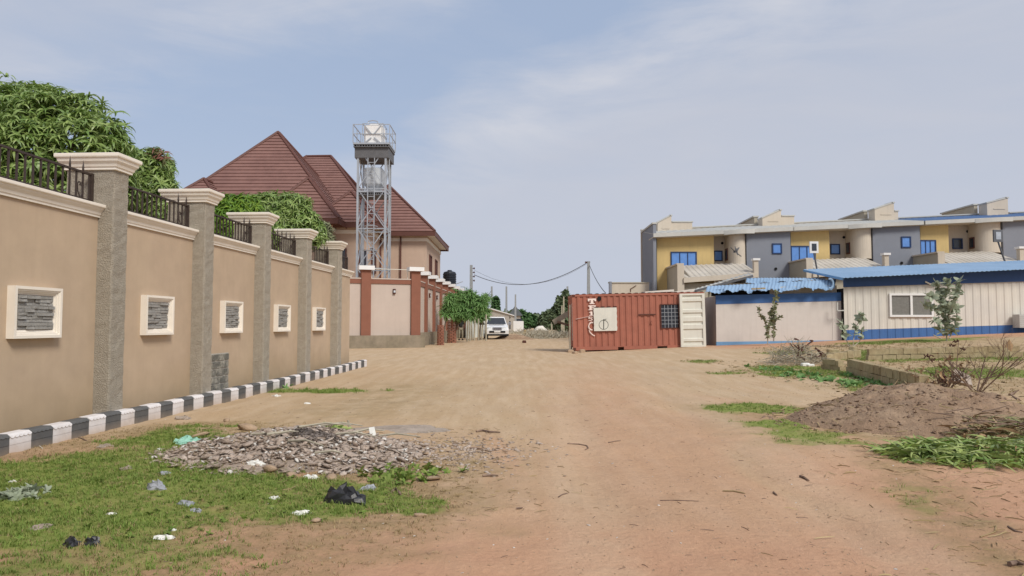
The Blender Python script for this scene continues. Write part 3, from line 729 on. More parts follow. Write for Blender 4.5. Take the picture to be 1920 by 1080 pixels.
# tanks: top one square-shouldered, lower one conical-bottomed
def squircle(b, c, prof, n=24, e=4.5):
    vs = []
    for r, z in prof:
        for k in range(n):
            a = 2*math.pi*(k+.5)/n; q = (abs(math.cos(a))**e+abs(math.sin(a))**e)**(-1/e); vs.append((c[0]+r*q*math.cos(a), c[1]+r*q*math.sin(a), c[2]+z))
    m = len(prof); b.add(vs, [(i*n+k, i*n+(k+1)%n, (i+1)*n+(k+1)%n, (i+1)*n+k) for i in range(m-1) for k in range(n)]+[tuple(range(n-1,-1,-1)), tuple((m-1)*n+k for k in range(n))])
b = MB(); squircle(b, (TX, TY+1, PZ+.1), [(.55,0),(.56,.04),(.56,1.10),(.53,1.18),(.3,1.24),(.28,1.30)], e=9); t1 = b.build('tank', M['white'], wt, smooth=False)
b = MB(); squircle(b, (TX, TY+1, 9.1), [(.28,0),(.55,.45),(.56,.5),(.56,1.35),(.5,1.42),(.2,1.46)]); b.build('tank', M['tankdull'], wt)
b = MB()
z0 = PZ+.1
for x in (-.6, .6):
    for y in (-.6, .6): b.bar((TX+x, TY+1+y, z0), (TX+x, TY+1+y, z0+1.22), .035)
for z in (z0+.62, z0+1.22):
    for q in (((-.6,-.6),(.6,-.6)),((.6,-.6),(.6,.6)),((.6,.6),(-.6,.6)),((-.6,.6),(-.6,-.6))): b.bar((TX+q[0][0],TY+1+q[0][1],z),(TX+q[1][0],TY+1+q[1][1],z),.035)
for s in (-1, 1):
    b.bar((TX+s*.5, TY+.38, z0+1.15), (TX+s*.08, TY+.38, z0+.62), .05); b.bar((TX+s*.5, TY+.38, z0+.05), (TX+s*.08, TY+.38, z0+.40), .05)
b.tube([(TX-.3,TY+.4,z0+1.22),(TX-.26,TY+.4,z0+1.36),(TX,TY+.4,z0+1.40),(TX+.26,TY+.4,z0+1.36),(TX+.3,TY+.4,z0+1.22)], .03, 5)
b.build('tank_cage', M['galv'], wt)
b = MB(); hx = 1.05
for x in (-hx, hx):
    for y in (-hx, 0, hx): b.bar((TX+x, TY+1+y, z0), (TX+x, TY+1+y, z0+1.05), .045)
for z in (z0+.5, z0+1.05):
    for s in (-1, 1): b.bar((TX+s*hx, TY+1-hx, z), (TX+s*hx, TY+1+hx, z), .04)
    b.bar((TX-hx, TY+1+hx, z), (TX+hx, TY+1+hx, z), .04); b.bar((TX-hx, TY+1-hx, z), (TX-.4, TY+1-hx, z), .04); b.bar((TX+.4, TY+1-hx, z), (TX+hx, TY+1-hx, z), .04)
b.build('guard_rail', M['galv'], wt)
b = MB()
for s in (-1, 1): b.bar((TX+s*.19-.02, TY+.13, .2), (TX+s*.19-.02, TY+.13, PZ+.1), .05)
ld = b.build('ladder', M['galv'], wt)
rg = MB(); rg.box(-.19, .19, -.015, .015, -.015, .015); rgm = rg.mesh('rung'); rgm.materials.append(M['galv'])
r0 = root_loc(wt)
for i in range(34): inst('rung', rgm, ld, (TX-.02-r0.x, TY+.13-r0.y, .5+i*.33))
b = MB()
for z in (5.6, 7.0): b.tube([(TX-.02+.4*math.cos(a), TY+.13-.35*abs(math.sin(a))-.02, z) for a in np.linspace(0, math.pi, 9)], .025, 4)
b.build('ladder_hoop', M['galv'], wt)
b = MB(); b.tube([(TX+.95,TY+.5,.2),(TX+.95,TY+.5,PZ+.5)], .03, 5); b.tube([(TX-.62,TY+.6,.2),(TX-.66,TY+.6,8.0),(TX-.5,TY+.6,9.1)], .04, 5); b.build('supply_pipe', M['galv'], wt)

# ------------------------------------------------------------ black tank on a stand
bt = at(843, 520, 62)
tk = thing('storage_tank', 'black plastic water tank on a steel stand behind the row of brown pillars', 'water tank', (bt.x, bt.y, 0))
b = MB(); zb = at(0, 539, 62).z
prof = [(.55,0)]
for i in range(6): prof += [(.58, .06+i*.2), (.58, .16+i*.2), (.545, .19+i*.2), (.545, .22+i*.2)]
prof += [(.5,1.32),(.2,1.42),(.18,1.5)]
b.lathe((bt.x, bt.y, zb), prof, 16); b.build('tank_body', M['blacktank'], tk)
b = MB()
for sx in (-1,1):
    for sy in (-1,1): b.bar((bt.x+sx*.6,bt.y+sy*.6,.1),(bt.x+sx*.6,bt.y+sy*.6,zb-.08),.08)
b.box(bt.x-.7,bt.x+.7,bt.y-.7,bt.y+.7,zb-.1,zb-.005); b.bar((bt.x-.5,bt.y-.9,zb-.15),(bt.x+1.2,bt.y-.9,zb+.45),.06)
for x in (.9,1.3): b.bar((bt.x+x,bt.y,zb-1.2),(bt.x+x,bt.y,zb+.05),.05)
b.bar((bt.x+.9,bt.y,zb+.05),(bt.x+1.3,bt.y,zb+.05),.05)
b.build('stand', M['galv'], tk)
# ------------------------------------------------------------ rust red shipping container
CX0, CY0 = 2.80, 33.0; CL, CWD, CH = 6.06, 2.44, 2.56; CB = .20; CT = R(-1.1)
ct = thing('shipping_container', 'rust red shipping container office with ivory panel and barred window opening', 'container', (CX0, CY0, CB))
ct.rotation_euler = (0, CT, 0)
def corr_profile(L0, L1, pitch, depth, flat=.32, slope=.14):
    """(along, depth) polyline of a trapezoid corrugation"""
    pts = []; x = L0
    seq = [(flat, 0), (slope, 1), (flat+.0, 1), (slope, 0)]
    pts.append((x, 0)); k = 0; tot = 2*flat+2*slope
    while x < L1-1e-6:
        w, e = seq[k % 4][0]/tot*pitch, [0, 1, 1, 0][k % 4]
        x = min(x+w, L1); pts.append((x, e*depth)); k += 1
    return pts
def corr_sheet(b, pts, f):
    """f(a, d, t) -> point ; t 0 bottom, 1 top"""
    n = len(pts); vs = [f(a, d, 0) for a, d in pts]+[f(a, d, 1) for a, d in pts]
    b.add(vs, [(i, i+1, n+i+1, n+i) for i in range(n-1)])
# front wall corrugated, with the window opening cut out
wx0, wx1, wz0, wz1 = 4.07, 4.86, .96, 2.00       # window opening, right end lies under the folded door
prof = corr_profile(.10, CL-.10, .278, .036)
b = MB()
seg = [p for p in prof]
def strip(lo, hi, z0, z1):
    def dep(x):
        for (a, d), (c, e) in zip(prof, prof[1:]):
            if a <= x <= c: return d+(e-d)*(x-a)/max(1e-6, c-a)
        return 0
    pts = [(lo, dep(lo))]+[q for q in prof if lo < q[0] < hi]+[(hi, dep(hi))]
    corr_sheet(b, pts, lambda a, d, t: (a, .045-d+.004, z0+(z1-z0)*t))
strip(.10, wx0, .16, CH-.10); strip(wx1, CL-.10, .16, CH-.10); strip(wx0, wx1, .16, wz0); strip(wx0, wx1, wz1, CH-.10)
b.build('corrugated_side', M['rust'], ct, True)
b = MB(); b.box(.05, CL-.05, .06, .09, .16, wz0-.02); b.box(.05, CL-.05, .06, .09, wz1+.02, CH-.1); b.box(.05, wx0-.02, .06, .09, wz0-.02, wz1+.02); b.box(wx1+.02, CL-.05, .06, .09, wz0-.02, wz1+.02)
b.box(.05, .09, .091, CWD-.05, .16, CH-.1); b.box(CL-.09, CL-.05, .091, CWD-.05, .16, CH-.1); b.box(.05, CL-.05, CWD-.09, CWD-.05, .16, CH-.1)
b.box(.03, CL-.03, .03, CWD-.03, CH-.1, CH-.06); b.box(.03, CL-.03, .1, CWD-.03, .12, .158); b.build('shell', M['rustdark'], ct, True)
b = MB()
for x in (0, CL-.14):
    for y in (0, CWD-.14): b.box(x, x+.14, y, y+.14, 0, CH)
b.build('corner_post', M['rust'], ct, True)
b = MB(); b.box(.14, CL-.14, 0, .06, CH-.10, CH-.002); b.box(.14, CL-.14, CWD-.06, CWD, CH-.10, CH-.002); b.box(0, .14, .14, CWD-.14, CH-.1, CH-.002); b.box(CL-.14, CL, .14, CWD-.14, CH-.1, CH-.002); b.build('top_rail', M['rust'], ct, True)
# corrugated roof panel, its scalloped ends just above the top rail
b = MB(); corr_sheet(b, corr_profile(.05, CL-.05, .30, .03), lambda a, d, t: (a, .01+t*(CWD-.02), CH+.002+d)); b.build('roof_panel', M['rust'], ct, True)
b = MB(); b.box(.14, 2.05, 0, .05, .0, .16); b.box(2.32, 3.85, 0, .05, .0, .16); b.box(4.30, CL-.14, 0, .05, .0, .16); b.box(2.05, 4.30, .02, .05, .12, .158); b.box(2.0, 4.4, .4, CWD-.4, .02, .115); b.build('bottom_rail', M['rust'], ct, True)
b = MB(); b.box(.01, .13, -.01, 0, .02, .12); b.box(.01, .13, -.01, 0, CH-.12, CH-.02); b.box(CL-.13, CL-.01, -.01, 0, .02, .12); b.build('corner_casting', M['rustdark'], ct, True)
# left end wall painted pale on the edge, as seen from the road
b = MB(); b.box(-.012, -.001, .05, .13, .45, 2.15); b.build('pale_edge', M['ivory'], ct, True)
b = MB(); corr_sheet(b, corr_profile(.14, CWD-.14, .278, .036), lambda a, d, t: (.005+d, a, .16+(CH-.26)*t)); b.build('end_wall', M['rust'], ct, True)
# grille
b = MB(); t = .04
b.box(wx0-t, wx1+t, -.012, .05, wz0-t, wz0); b.box(wx0-t, wx1+t, -.012, .05, wz1, wz1+t); b.box(wx0-t, wx0, -.012, .05, wz0, wz1); b.box(wx1, wx1+t, -.012, .05, wz0, wz1)
gr = b.build('window_grille', M['rustdark'], ct, True)
for i in range(1, 5):
    b = MB(); x = wx0+(wx1-wx0)*i/5; b.box(x-.008, x+.008, .008, .024, wz0, wz1); b.build('grille_bar', M['galv'], gr, True)
for i in range(1, 6):
    b = MB(); z = wz0+(wz1-wz0)*i/6; b.box(wx0, wx1, .025, .040, z-.008, z+.008); b.build('grille_bar', M['galv'], gr, True)
b = MB(); b.box(wx0, wx1, .10, .12, wz0, wz1); b.build('dark_glass', M['glassdark'], gr, True)
# ivory metal panel, hatch hinges, scrawled circle
b = MB(); px0, px1, pz0, pz1 = .97, 2.02, .87, 1.93; n = 9; pts = []
for i in range(n):
    z = pz0+(pz1-pz0)*i/(n-1); pts.append((px1+(.012 if i % 2 else -.006), z))
poly = [(px0, pz0)]+[pts[0]]+pts[1:]+[(px0, pz1)]
for i in range(n-2, 0, -1): poly.append((px0+(-.010 if i % 2 else .005), pz0+(pz1-pz0)*i/(n-1)))
b.prism(poly, 1, -.07, -.03); b.box(px0+.02, px1-.02, -.03, .02, pz0+.02, pz1-.02); ip = b.build('ivory_panel', M['ivory'], ct, True)
b = MB(); cx, cz, rr_ = 1.41, 1.15, .21
b.tube([(cx+rr_*math.cos(a), -.073, cz+rr_*math.sin(a)) for a in np.linspace(0, 2*math.pi, 25)], .010, 4); b.bar((cx-.005, -.074, cz-.20), (cx+.01, -.074, cz+.26), .03, .012); b.bar((cx+.03, -.074, cz+.22), (cx+.13, -.074, cz+.27), .05, .012); b.build('circle_scrawl', M['ink'], ip, True)
b = MB()
for x in (px0+.08, px0+.35, px0+.62, px1-.15): b.box(x, x+.16, -.05, .02, pz1+.02, pz1+.06)
b.build('hinge', M['rustdark'], ip, True)
# lettering, partly lost under the panel (slab serif)
lt = thing('lettering', None, None); lt.parent = ct; lt.location = (.72, -.004, .06)
def slab(name, rects, z, h=.22, w=.30):
    b = MB()
    for x0, x1, y0, y1 in rects: b.box(x0*w, x1*w, -.012, .0, z+y0*h, z+y1*h)
    b.build(name, M['letterpink'], lt, True)
slab('letter_t', [(0,1,.72,1),(0,.2,.5,.72),(.8,1,.5,.72),(.34,.66,.16,.72),(.2,.8,0,.16)], 2.05, .25, .38)
slab('letter_f', [(.05,1,.76,1),(.82,1,.55,.76),(.18,.46,.16,.76),(.46,.75,.38,.58),(.05,.62,0,.16)], 1.77, .22, .36)
slab('letter_i', [(.34,.62,.14,1),(.16,.34,.68,.86),(.14,.8,0,.14)], 1.52, .19, .32)
slab('letter_s', [(.05,.85,.86,1),(.05,.22,.55,.86),(.22,.7,.5,.64),(.6,.8,.15,.5),(.05,.6,0,.14)], 1.28, .18, .24)
b = MB(); b.tube([(.10+.14*math.cos(a)+.05, -.008, 1.03+.17*math.sin(a)) for a in np.linspace(1.2, 4.9, 14)], [.036]*14, 4); b.tube([(.02,-.008,.86),(.07,-.008,.74),(.16,-.008,.64),(.28,-.008,.58)], [.02,.03,.032,.02], 4); b.build('letter_c', M['letterpink'], lt, True)
b = MB(); b.bar((.14, -.006, 1.43), (.80, -.006, 1.55), .05, .012); b.build('pink_stripe', M['letterpink'], ct, True)
b = MB(); b.box(3.02, 3.80, -.03, .0, 1.55, 1.60); b.build('welded_strip', M['rustdark'], ct, True)
b = MB(); b.lathe((0,0,0), [(.10,0),(.10,.03)], 12); hm = b.mesh('vent_hole'); hm.materials.append(M['black']); inst('vent_hole', hm, ct, (1.24, .0, 2.34), (R(90), 0, 0))
b = MB(); b.box(0,.06,-.012,0,0,.05); b.bar((3.62,-.006,1.28),(3.55,-.006,1.20),.02,.01); b.bar((3.55,-.006,1.20),(3.62,-.006,1.10),.02,.01); b.build('scratch', M['rustdark'], ct, True)
# ivory door folded back against the right end of the side
dx0, dx1 = 4.93+.05, CL-.02
dx0 = CL-1.16
b = MB(); y0, y1 = -.14, -.02; bands = [(.12,.19),(.42,.52),(.95,1.09),(1.27,1.33),(1.52,1.60),(2.05,2.14),(2.29,2.34)]
b.box(dx0, dx0+.12, y0-.02, y1, .07, CH-.06); b.box(dx1-.12, dx1, y0-.02, y1, .07, CH-.06); b.box(dx0+.12, dx1-.12, y0-.02, y1, .07, .16); b.box(dx0+.12, dx1-.12, y0-.02, y1, CH-.14, CH-.06)
dd = b.build('door', M['ivory'], ct, True)
pz = [(.16,0),(.30,0),(.33,1),(.44,1),(.47,0),(.86,0),(.89,1),(1.08,1),(1.11,0),(1.20,0),(1.23,1),(1.42,1),(1.45,0),(1.60,0),(1.63,1),(1.76,1),(1.79,0),(2.12,0),(2.15,1),(2.28,1),(2.31,0),(CH-.14,0)]
b = MB(); vs = [(dx0+.12, y0+.04-d*.05, z) for z, d in pz]+[(dx1-.12, y0+.04-d*.05, z) for z, d in pz]; n = len(pz)
b.add(vs, [(i, n+i, n+i+1, i+1) for i in range(n-1)]); b.build('door_panel', M['ivory'], dd, True)
# planks leaning out behind the left end of the container
pl = thing('pale_plank', 'pale plank sticking out to the left from behind the red container', 'plank', (2.9, 35.6, 1.5))
b = MB(); b.bar(at(1037.5, 604.5, 35.7), at(1072, 584, 35.9), .26, .05, up=(0,1,0)); b.build('board', M['postwood'], pl)
pl = thing('dark_plank', 'thin dark plank leaning below the pale one beside the red container', 'plank', (2.9, 35.6, 1.3))
b = MB(); b.bar(at(1045, 603, 35.7), at(1073, 612.5, 35.8), .11, .05, up=(0,1,0)); b.build('board', M['twig'], pl)
b = MB(); b.box(CX0-.17, CX0-.09, 33.15, 33.23, 0, 2.30); p = b.build('post', M['postwood']); props(p, 'thin upright post against the left end of the red container', 'post')
for i, (px, py) in enumerate(((1070, 661), (1084, 660), (1078, 663), (1092, 661))):
    q = on(px, py); b = MB(); rr = random.Random(i+5); s = .11+.04*rr.random()
    b.cbox(-s, s, -s*.8, s*.8, -.05, .09+.05*rr.random(), .03); o = b.build('prop_stone', M['buffstone']); o.location = q; o.rotation_euler = (0,0,i*1.1)
    props(o, ['leftmost buff stone at the foot of the post beside the red container','buff stone right under the left corner of the red container','small buff stone just left of the container corner, in front','rightmost buff stone under the left end of the red container'][i], 'stone', 'stones under the container corner')

# ------------------------------------------------------------ smooth white portable office with blue bands
OX0, OX1, OY = at(1334, 0, 33.35).x, at(1569, 0, 33.35).x, 33.35
po = thing('white_cabin', 'smooth white portable cabin with blue top band and crumpled blue roof sheets', 'cabin', ((OX0+OX1)/2, OY, .4))
def zl(X, zA, zB, XA=OX0, XB=OX1): return zA+(zB-zA)*(X-XA)/(XB-XA)
def slab_y(b, x0, x1, y0, y1, lo, hi):
    """wall slab whose lower and upper edges are functions of x"""
    b.hexa([(x0,y0,lo(x0)),(x1,y0,lo(x1)),(x1,y1,lo(x1)),(x0,y1,lo(x0)),(x0,y0,hi(x0)),(x1,y0,hi(x1)),(x1,y1,hi(x1)),(x0,y1,hi(x0))])
zt = lambda X: zl(X, at(0,554,OY).z, at(0,548,OY).z); zm = lambda X: zl(X, at(0,570.5,OY).z, at(0,564,OY).z)
zb_ = lambda X: zl(X, at(0,641,OY).z, at(0,638,OY).z)
xs_ = [OX0, at(1440.5,0,OY).x, at(1547,0,OY).x, OX1]
for a, c in zip(xs_, xs_[1:]):
    b = MB(); slab_y(b, a+.006, c-.006, OY, OY+.06, zb_, lambda X: zm(X)-.002); b.build('wall_panel', M['whitedirty'], po)
b = MB(); slab_y(b, OX0, OX1, OY-.015, OY+.06, zm, zt); b.build('blue_band', M['blue'], po)
b = MB(); slab_y(b, OX0, OX1, OY-.012, OY+.06, lambda X: -.1, zb_); b.build('base_band', M['bluelight'], po)
b = MB(); slab_y(b, OX0+.02, OX1-.02, OY+.07, OY+2.3, lambda X: -.1, lambda X: zt(X)-.03); b.build('cabin_body', M['whitedirty'], po)
b = MB(); slab_y(b, OX0+2.6, OX1-.2, OY+.25, OY+.3, lambda X: zt(X)-.02, lambda X: zt(X)+.34); b.build('cream_upstand', M['beige'], po)
b = MB(); slab_y(b, OX0-.1, OX0+2.6, OY+.3, OY+.4, lambda X: zt(X)-.02, lambda X: zt(X)+.28); b.build('gap_shade_slab', M['black'], po)  # black slab standing in for the shade under the left roof sheets
# crumpled roof sheets: separate corrugated sheets, lifted and ragged at the front edge
rr = random.Random(12)
def rag_sheet(parent, p00, p10, p01, p11, pitch, amp, m, seed, rag=.12, wob=.04, name='roof_sheet', rows=5):
    """corrugated sheet between four corners (front-left, front-right, back-left, back-right)"""
    p00, p10, p01, p11 = map(Vector, (p00, p10, p01, p11)); w = (p10-p00).length; n = max(6, int(w/pitch*4)); r_ = random.Random(seed)
    vs = []; ph = [r_.uniform(-1, 1) for _ in range(n+1)]
    for j in range(rows+1):
        t = j/rows
        for i in range(n+1):
            s = i/n; q = p00.lerp(p10, s).lerp(p01.lerp(p11, s), t)
            q.z += amp*(1 if i % 4 in (1, 2) else 0)+wob*math.sin(s*7+seed)*(1-t)
            if j == 0: q.z += ph[i//3]*rag*.5; q.y -= abs(ph[(i+2)//3])*rag
            vs.append(q)
    b = MB(); b.add(vs, [(j*(n+1)+i, j*(n+1)+i+1, (j+1)*(n+1)+i+1, (j+1)*(n+1)+i) for j in range(rows) for i in range(n)])
    o = b.build(name, m, parent); so = o.modifiers.new('thickness', 'SOLIDIFY'); so.thickness = .012; return o
ye = OY-.35
def sheet_px(x0, y0, x1, y1, x2, y2, x3, y3, da, db, **k):
    return rag_sheet(po, at(x0,y0,da), at(x1,y1,da), at(x2,y2,db), at(x3,y3,db), .16, .02, M['blueroof'], **k)
for i in range(7):
    xa, xb = 1322+34*i, 1322+34*(i+1)+4
    f = lambda x: 549.5-(x-1322)*.030-(2 if i % 2 else 0); g = lambda x: 537-(x-1322)*.055
    sheet_px(xa, f(xa), xb, f(xb), xa+4, g(xa), xb+4, g(xb), ye-.05*(i % 3), ye+1.6, seed=i, rag=.10)
for i in range(4):
    xa, xb = 1398+36*i, 1398+36*(i+1)+4
    f = lambda x: 532-(x-1398)*.050; g = lambda x: 521.5+.0*(x-1398)
    sheet_px(xa, f(xa), xb, f(xb), xa+2, g(xa), xb+2, g(xb), ye+1.55, ye+3.2, seed=20+i, rag=.03)
b = MB(); p = [at(1556+6*math.cos(a), 532+9*math.sin(a), ye-.3) for a in np.linspace(-1.9, 1.9, 10)]; b.tube(p, .05, 6); b.build('bent_gutter', M['blueroof'], po)
for i in range(3):
    b = MB(); a = at(1410+i*9, 543-i*.5, ye-.2); b.box(a.x, a.x+.18, a.y, a.y+.1, a.z, a.z+.07); b.build('brick', M['sandcrete'], po)
# grey sheet lean-to behind container and cabin
lo_ = thing('lean_to_shelter', 'open shelter with tilted grey metal sheet roof rising behind red container', 'shelter', at(1345, 560, 37))
o = rag_sheet(lo_, at(1283,549,36.2), at(1412,515,36.2), at(1290,546,38.5), at(1402,513,38.5), .25, .03, M['greyroof'], 40, .02)
b = MB(); b.bar(at(1283,551,36.1), at(1412,517.5,36.1), .06, .12); b.build('edge_beam', M['galvdark'], lo_)
b = MB()
for px, py in ((1330,541),(1360,533),(1400,523)): q = at(px, py, 36.4); b.box(q.x-.05, q.x+.05, q.y, q.y+.1, .2, q.z)
b.build('post', M['postwood'], lo_)
b = MB(); a, c = at(1345,541,36.9), at(1400,530,36.9); b.box(a.x, c.x, a.y, a.y+.08, 1.6, a.z-.15); b.build('back_board', M['galvdark'], lo_)
for (x0, y0, x1, y1, lab) in ((1208,546,1262,541.5,'pale flat sheet lying on the middle of the red container roof'),(1262,546.5,1300,540.5,'pale bent sheet lying near right end of red container roof')):
    a, c = at(x0,y0+1,34.5), at(x1,y1+1.5,34.5)
    b = MB(); b.hexa([(a.x,34.3,a.z-.06),(c.x,34.3,a.z+.0),(c.x,35.3,a.z+.0),(a.x,35.3,a.z-.06),(a.x,34.3,a.z),(c.x,34.3,c.z),(c.x,35.3,c.z+.02),(a.x,35.3,a.z+.02)]); o = b.build('metal_sheet', M['ivory']); props(o, lab, 'metal sheet')

# ------------------------------------------------------------ long white corrugated cabin with blue roof
LY = 33.0; LX0 = at(1570, 0, LY).x; LX1 = at(2150, 0, LY).x
lc = thing('corrugated_cabin', 'long white corrugated site office with blue roof and blue skirt', 'cabin', (LX0+4, LY, .7))
S0 = at(1569,0,LY).x; S1 = at(1920,0,LY).x
def sl(yA, yB): 
    za, zc = at(0,yA,LY).z, at(0,yB,LY).z
    return lambda X: za+(zc-za)*(X-S0)/(S1-S0)
z_f, z_w, z_s = sl(523.5,506.5), sl(538.5,527.2), sl(619,608)
WA, WB, wza, wzb = at(1656,0,LY).x, at(1729,0,LY).x, at(0,590.5,LY).z, at(0,554,LY).z
pr = corr_profile(LX0, LX1, .36, .022, .40, .10)
b = MB()
def lstrip(lo, hi, fl, fh):
    def dep(x):
        for (a, d), (c, e) in zip(pr, pr[1:]):
            if a <= x <= c: return d+(e-d)*(x-a)/max(1e-6, c-a)
        return 0
    pts = [(lo, dep(lo))]+[q for q in pr if lo < q[0] < hi]+[(hi, dep(hi))]
    n = len(pts); vs = [(a, LY+.05-d, fl(a)) for a, d in pts]+[(a, LY+.05-d, fh(a)) for a, d in pts]
    b.add(vs, [(i, i+1, n+i+1, n+i) for i in range(n-1)])
lstrip(LX0, WA, z_s, z_w); lstrip(WB, LX1, z_s, z_w); lstrip(WA, WB, z_s, lambda x: wza); lstrip(WA, WB, lambda x: wzb, z_w)
b.build('corrugated_wall', M['corrwhite'], lc)
b = MB(); lstrip(LX0, LX1, lambda x: -.1, lambda x: z_s(x)-.002); b.build('blue_skirt', M['blue'], lc)
b = MB(); slab_y(b, LX0, LX1, LY-.03, LY+.08, z_w, lambda X: z_f(X)+.05); b.build('fascia', M['bluefascia'], lc)
b = MB(); slab_y(b, LX0+.01, LX1, LY+.09, LY+4.5, lambda X: -.1, lambda X: z_w(X)-.05); b.build('cabin_body', M['black'], lc)
b = MB(); t = .09
for q in ((WA-t,WB+t,wza-t,wza),(WA-t,WB+t,wzb,wzb+t),(WA-t,WA,wza,wzb),(WB,WB+t,wza,wzb)): b.box(q[0],q[1],LY-.05,LY+.07,q[2],q[3])
xm = (WA+WB)/2; b.box(xm-.05,xm+.05,LY-.04,LY+.06,wza,wzb); wn = b.build('window', M['white'], lc)
for a, c in ((WA,xm-.05),(xm+.05,WB)): b = MB(); b.box(a,c,LY+.01,LY+.03,wza,wzb); b.build('pane', M['greyglass'], wn)
# roof in separate corrugated sheets, rising to the back
RF, RB_ = LY-.55, LY+3.9
zr0 = lambda X: z_f(X)+.03
za, zc = at(0,503.5,RB_).z, at(0,488,RB_).z; XA, XB = at(1545,0,RB_).x, at(1920,0,RB_).x
zr1 = lambda X: za+(zc-za)*(X-XA)/(XB-XA)
x = LX0-.25; i = 0
while x < LX1:
    x1_ = x+.96; rag_sheet(lc, (x,RF,zr0(x)), (x1_+.03,RF,zr0(x1_)), (x,RB_,zr1(x)), (x1_+.03,RB_,zr1(x1_)), .20, .022, M['blueroof'], 60+i, .006, wob=0, rows=4); x = x1_; i += 1
b = MB(); b.bar((LX0-.25,RF+.1,zr0(LX0)-.06),(LX0-.25,RB_,zr1(LX0)-.06),.05,.1); b.build('verge_board', M['bluelight'], lc)
b = MB(); b.bar(at(1570,567,LY-.08), at(1570,582,LY-.08), .05); b.bar(at(1570,582.5,LY-.08), at(1583,582,LY-.08), .06, .05); b.build('pipe', M['greyroof'], lc)
ac = at(1914, 600, LY-.3); b = MB(); b.box(ac.x-.2, ac.x+.8, ac.y-.2, ac.y+.25, ac.z-.35, ac.z+.25)
for k in range(6): b.box(ac.x-.18, ac.x+.78, ac.y-.215, ac.y-.2, ac.z-.3+k*.09, ac.z-.27+k*.09)
b.build('air_conditioner', M['greyroof'], lc)
sw = MB(); a = at(1735,528,LY-.1); c = at(1765,530,LY-.1); sw.tube([a, a.lerp(c,.3)-Vector((0,0,.10)), a.lerp(c,.7)-Vector((0,0,.05)), c], .035, 5); sw.build('hose', M['ivory'], lc)

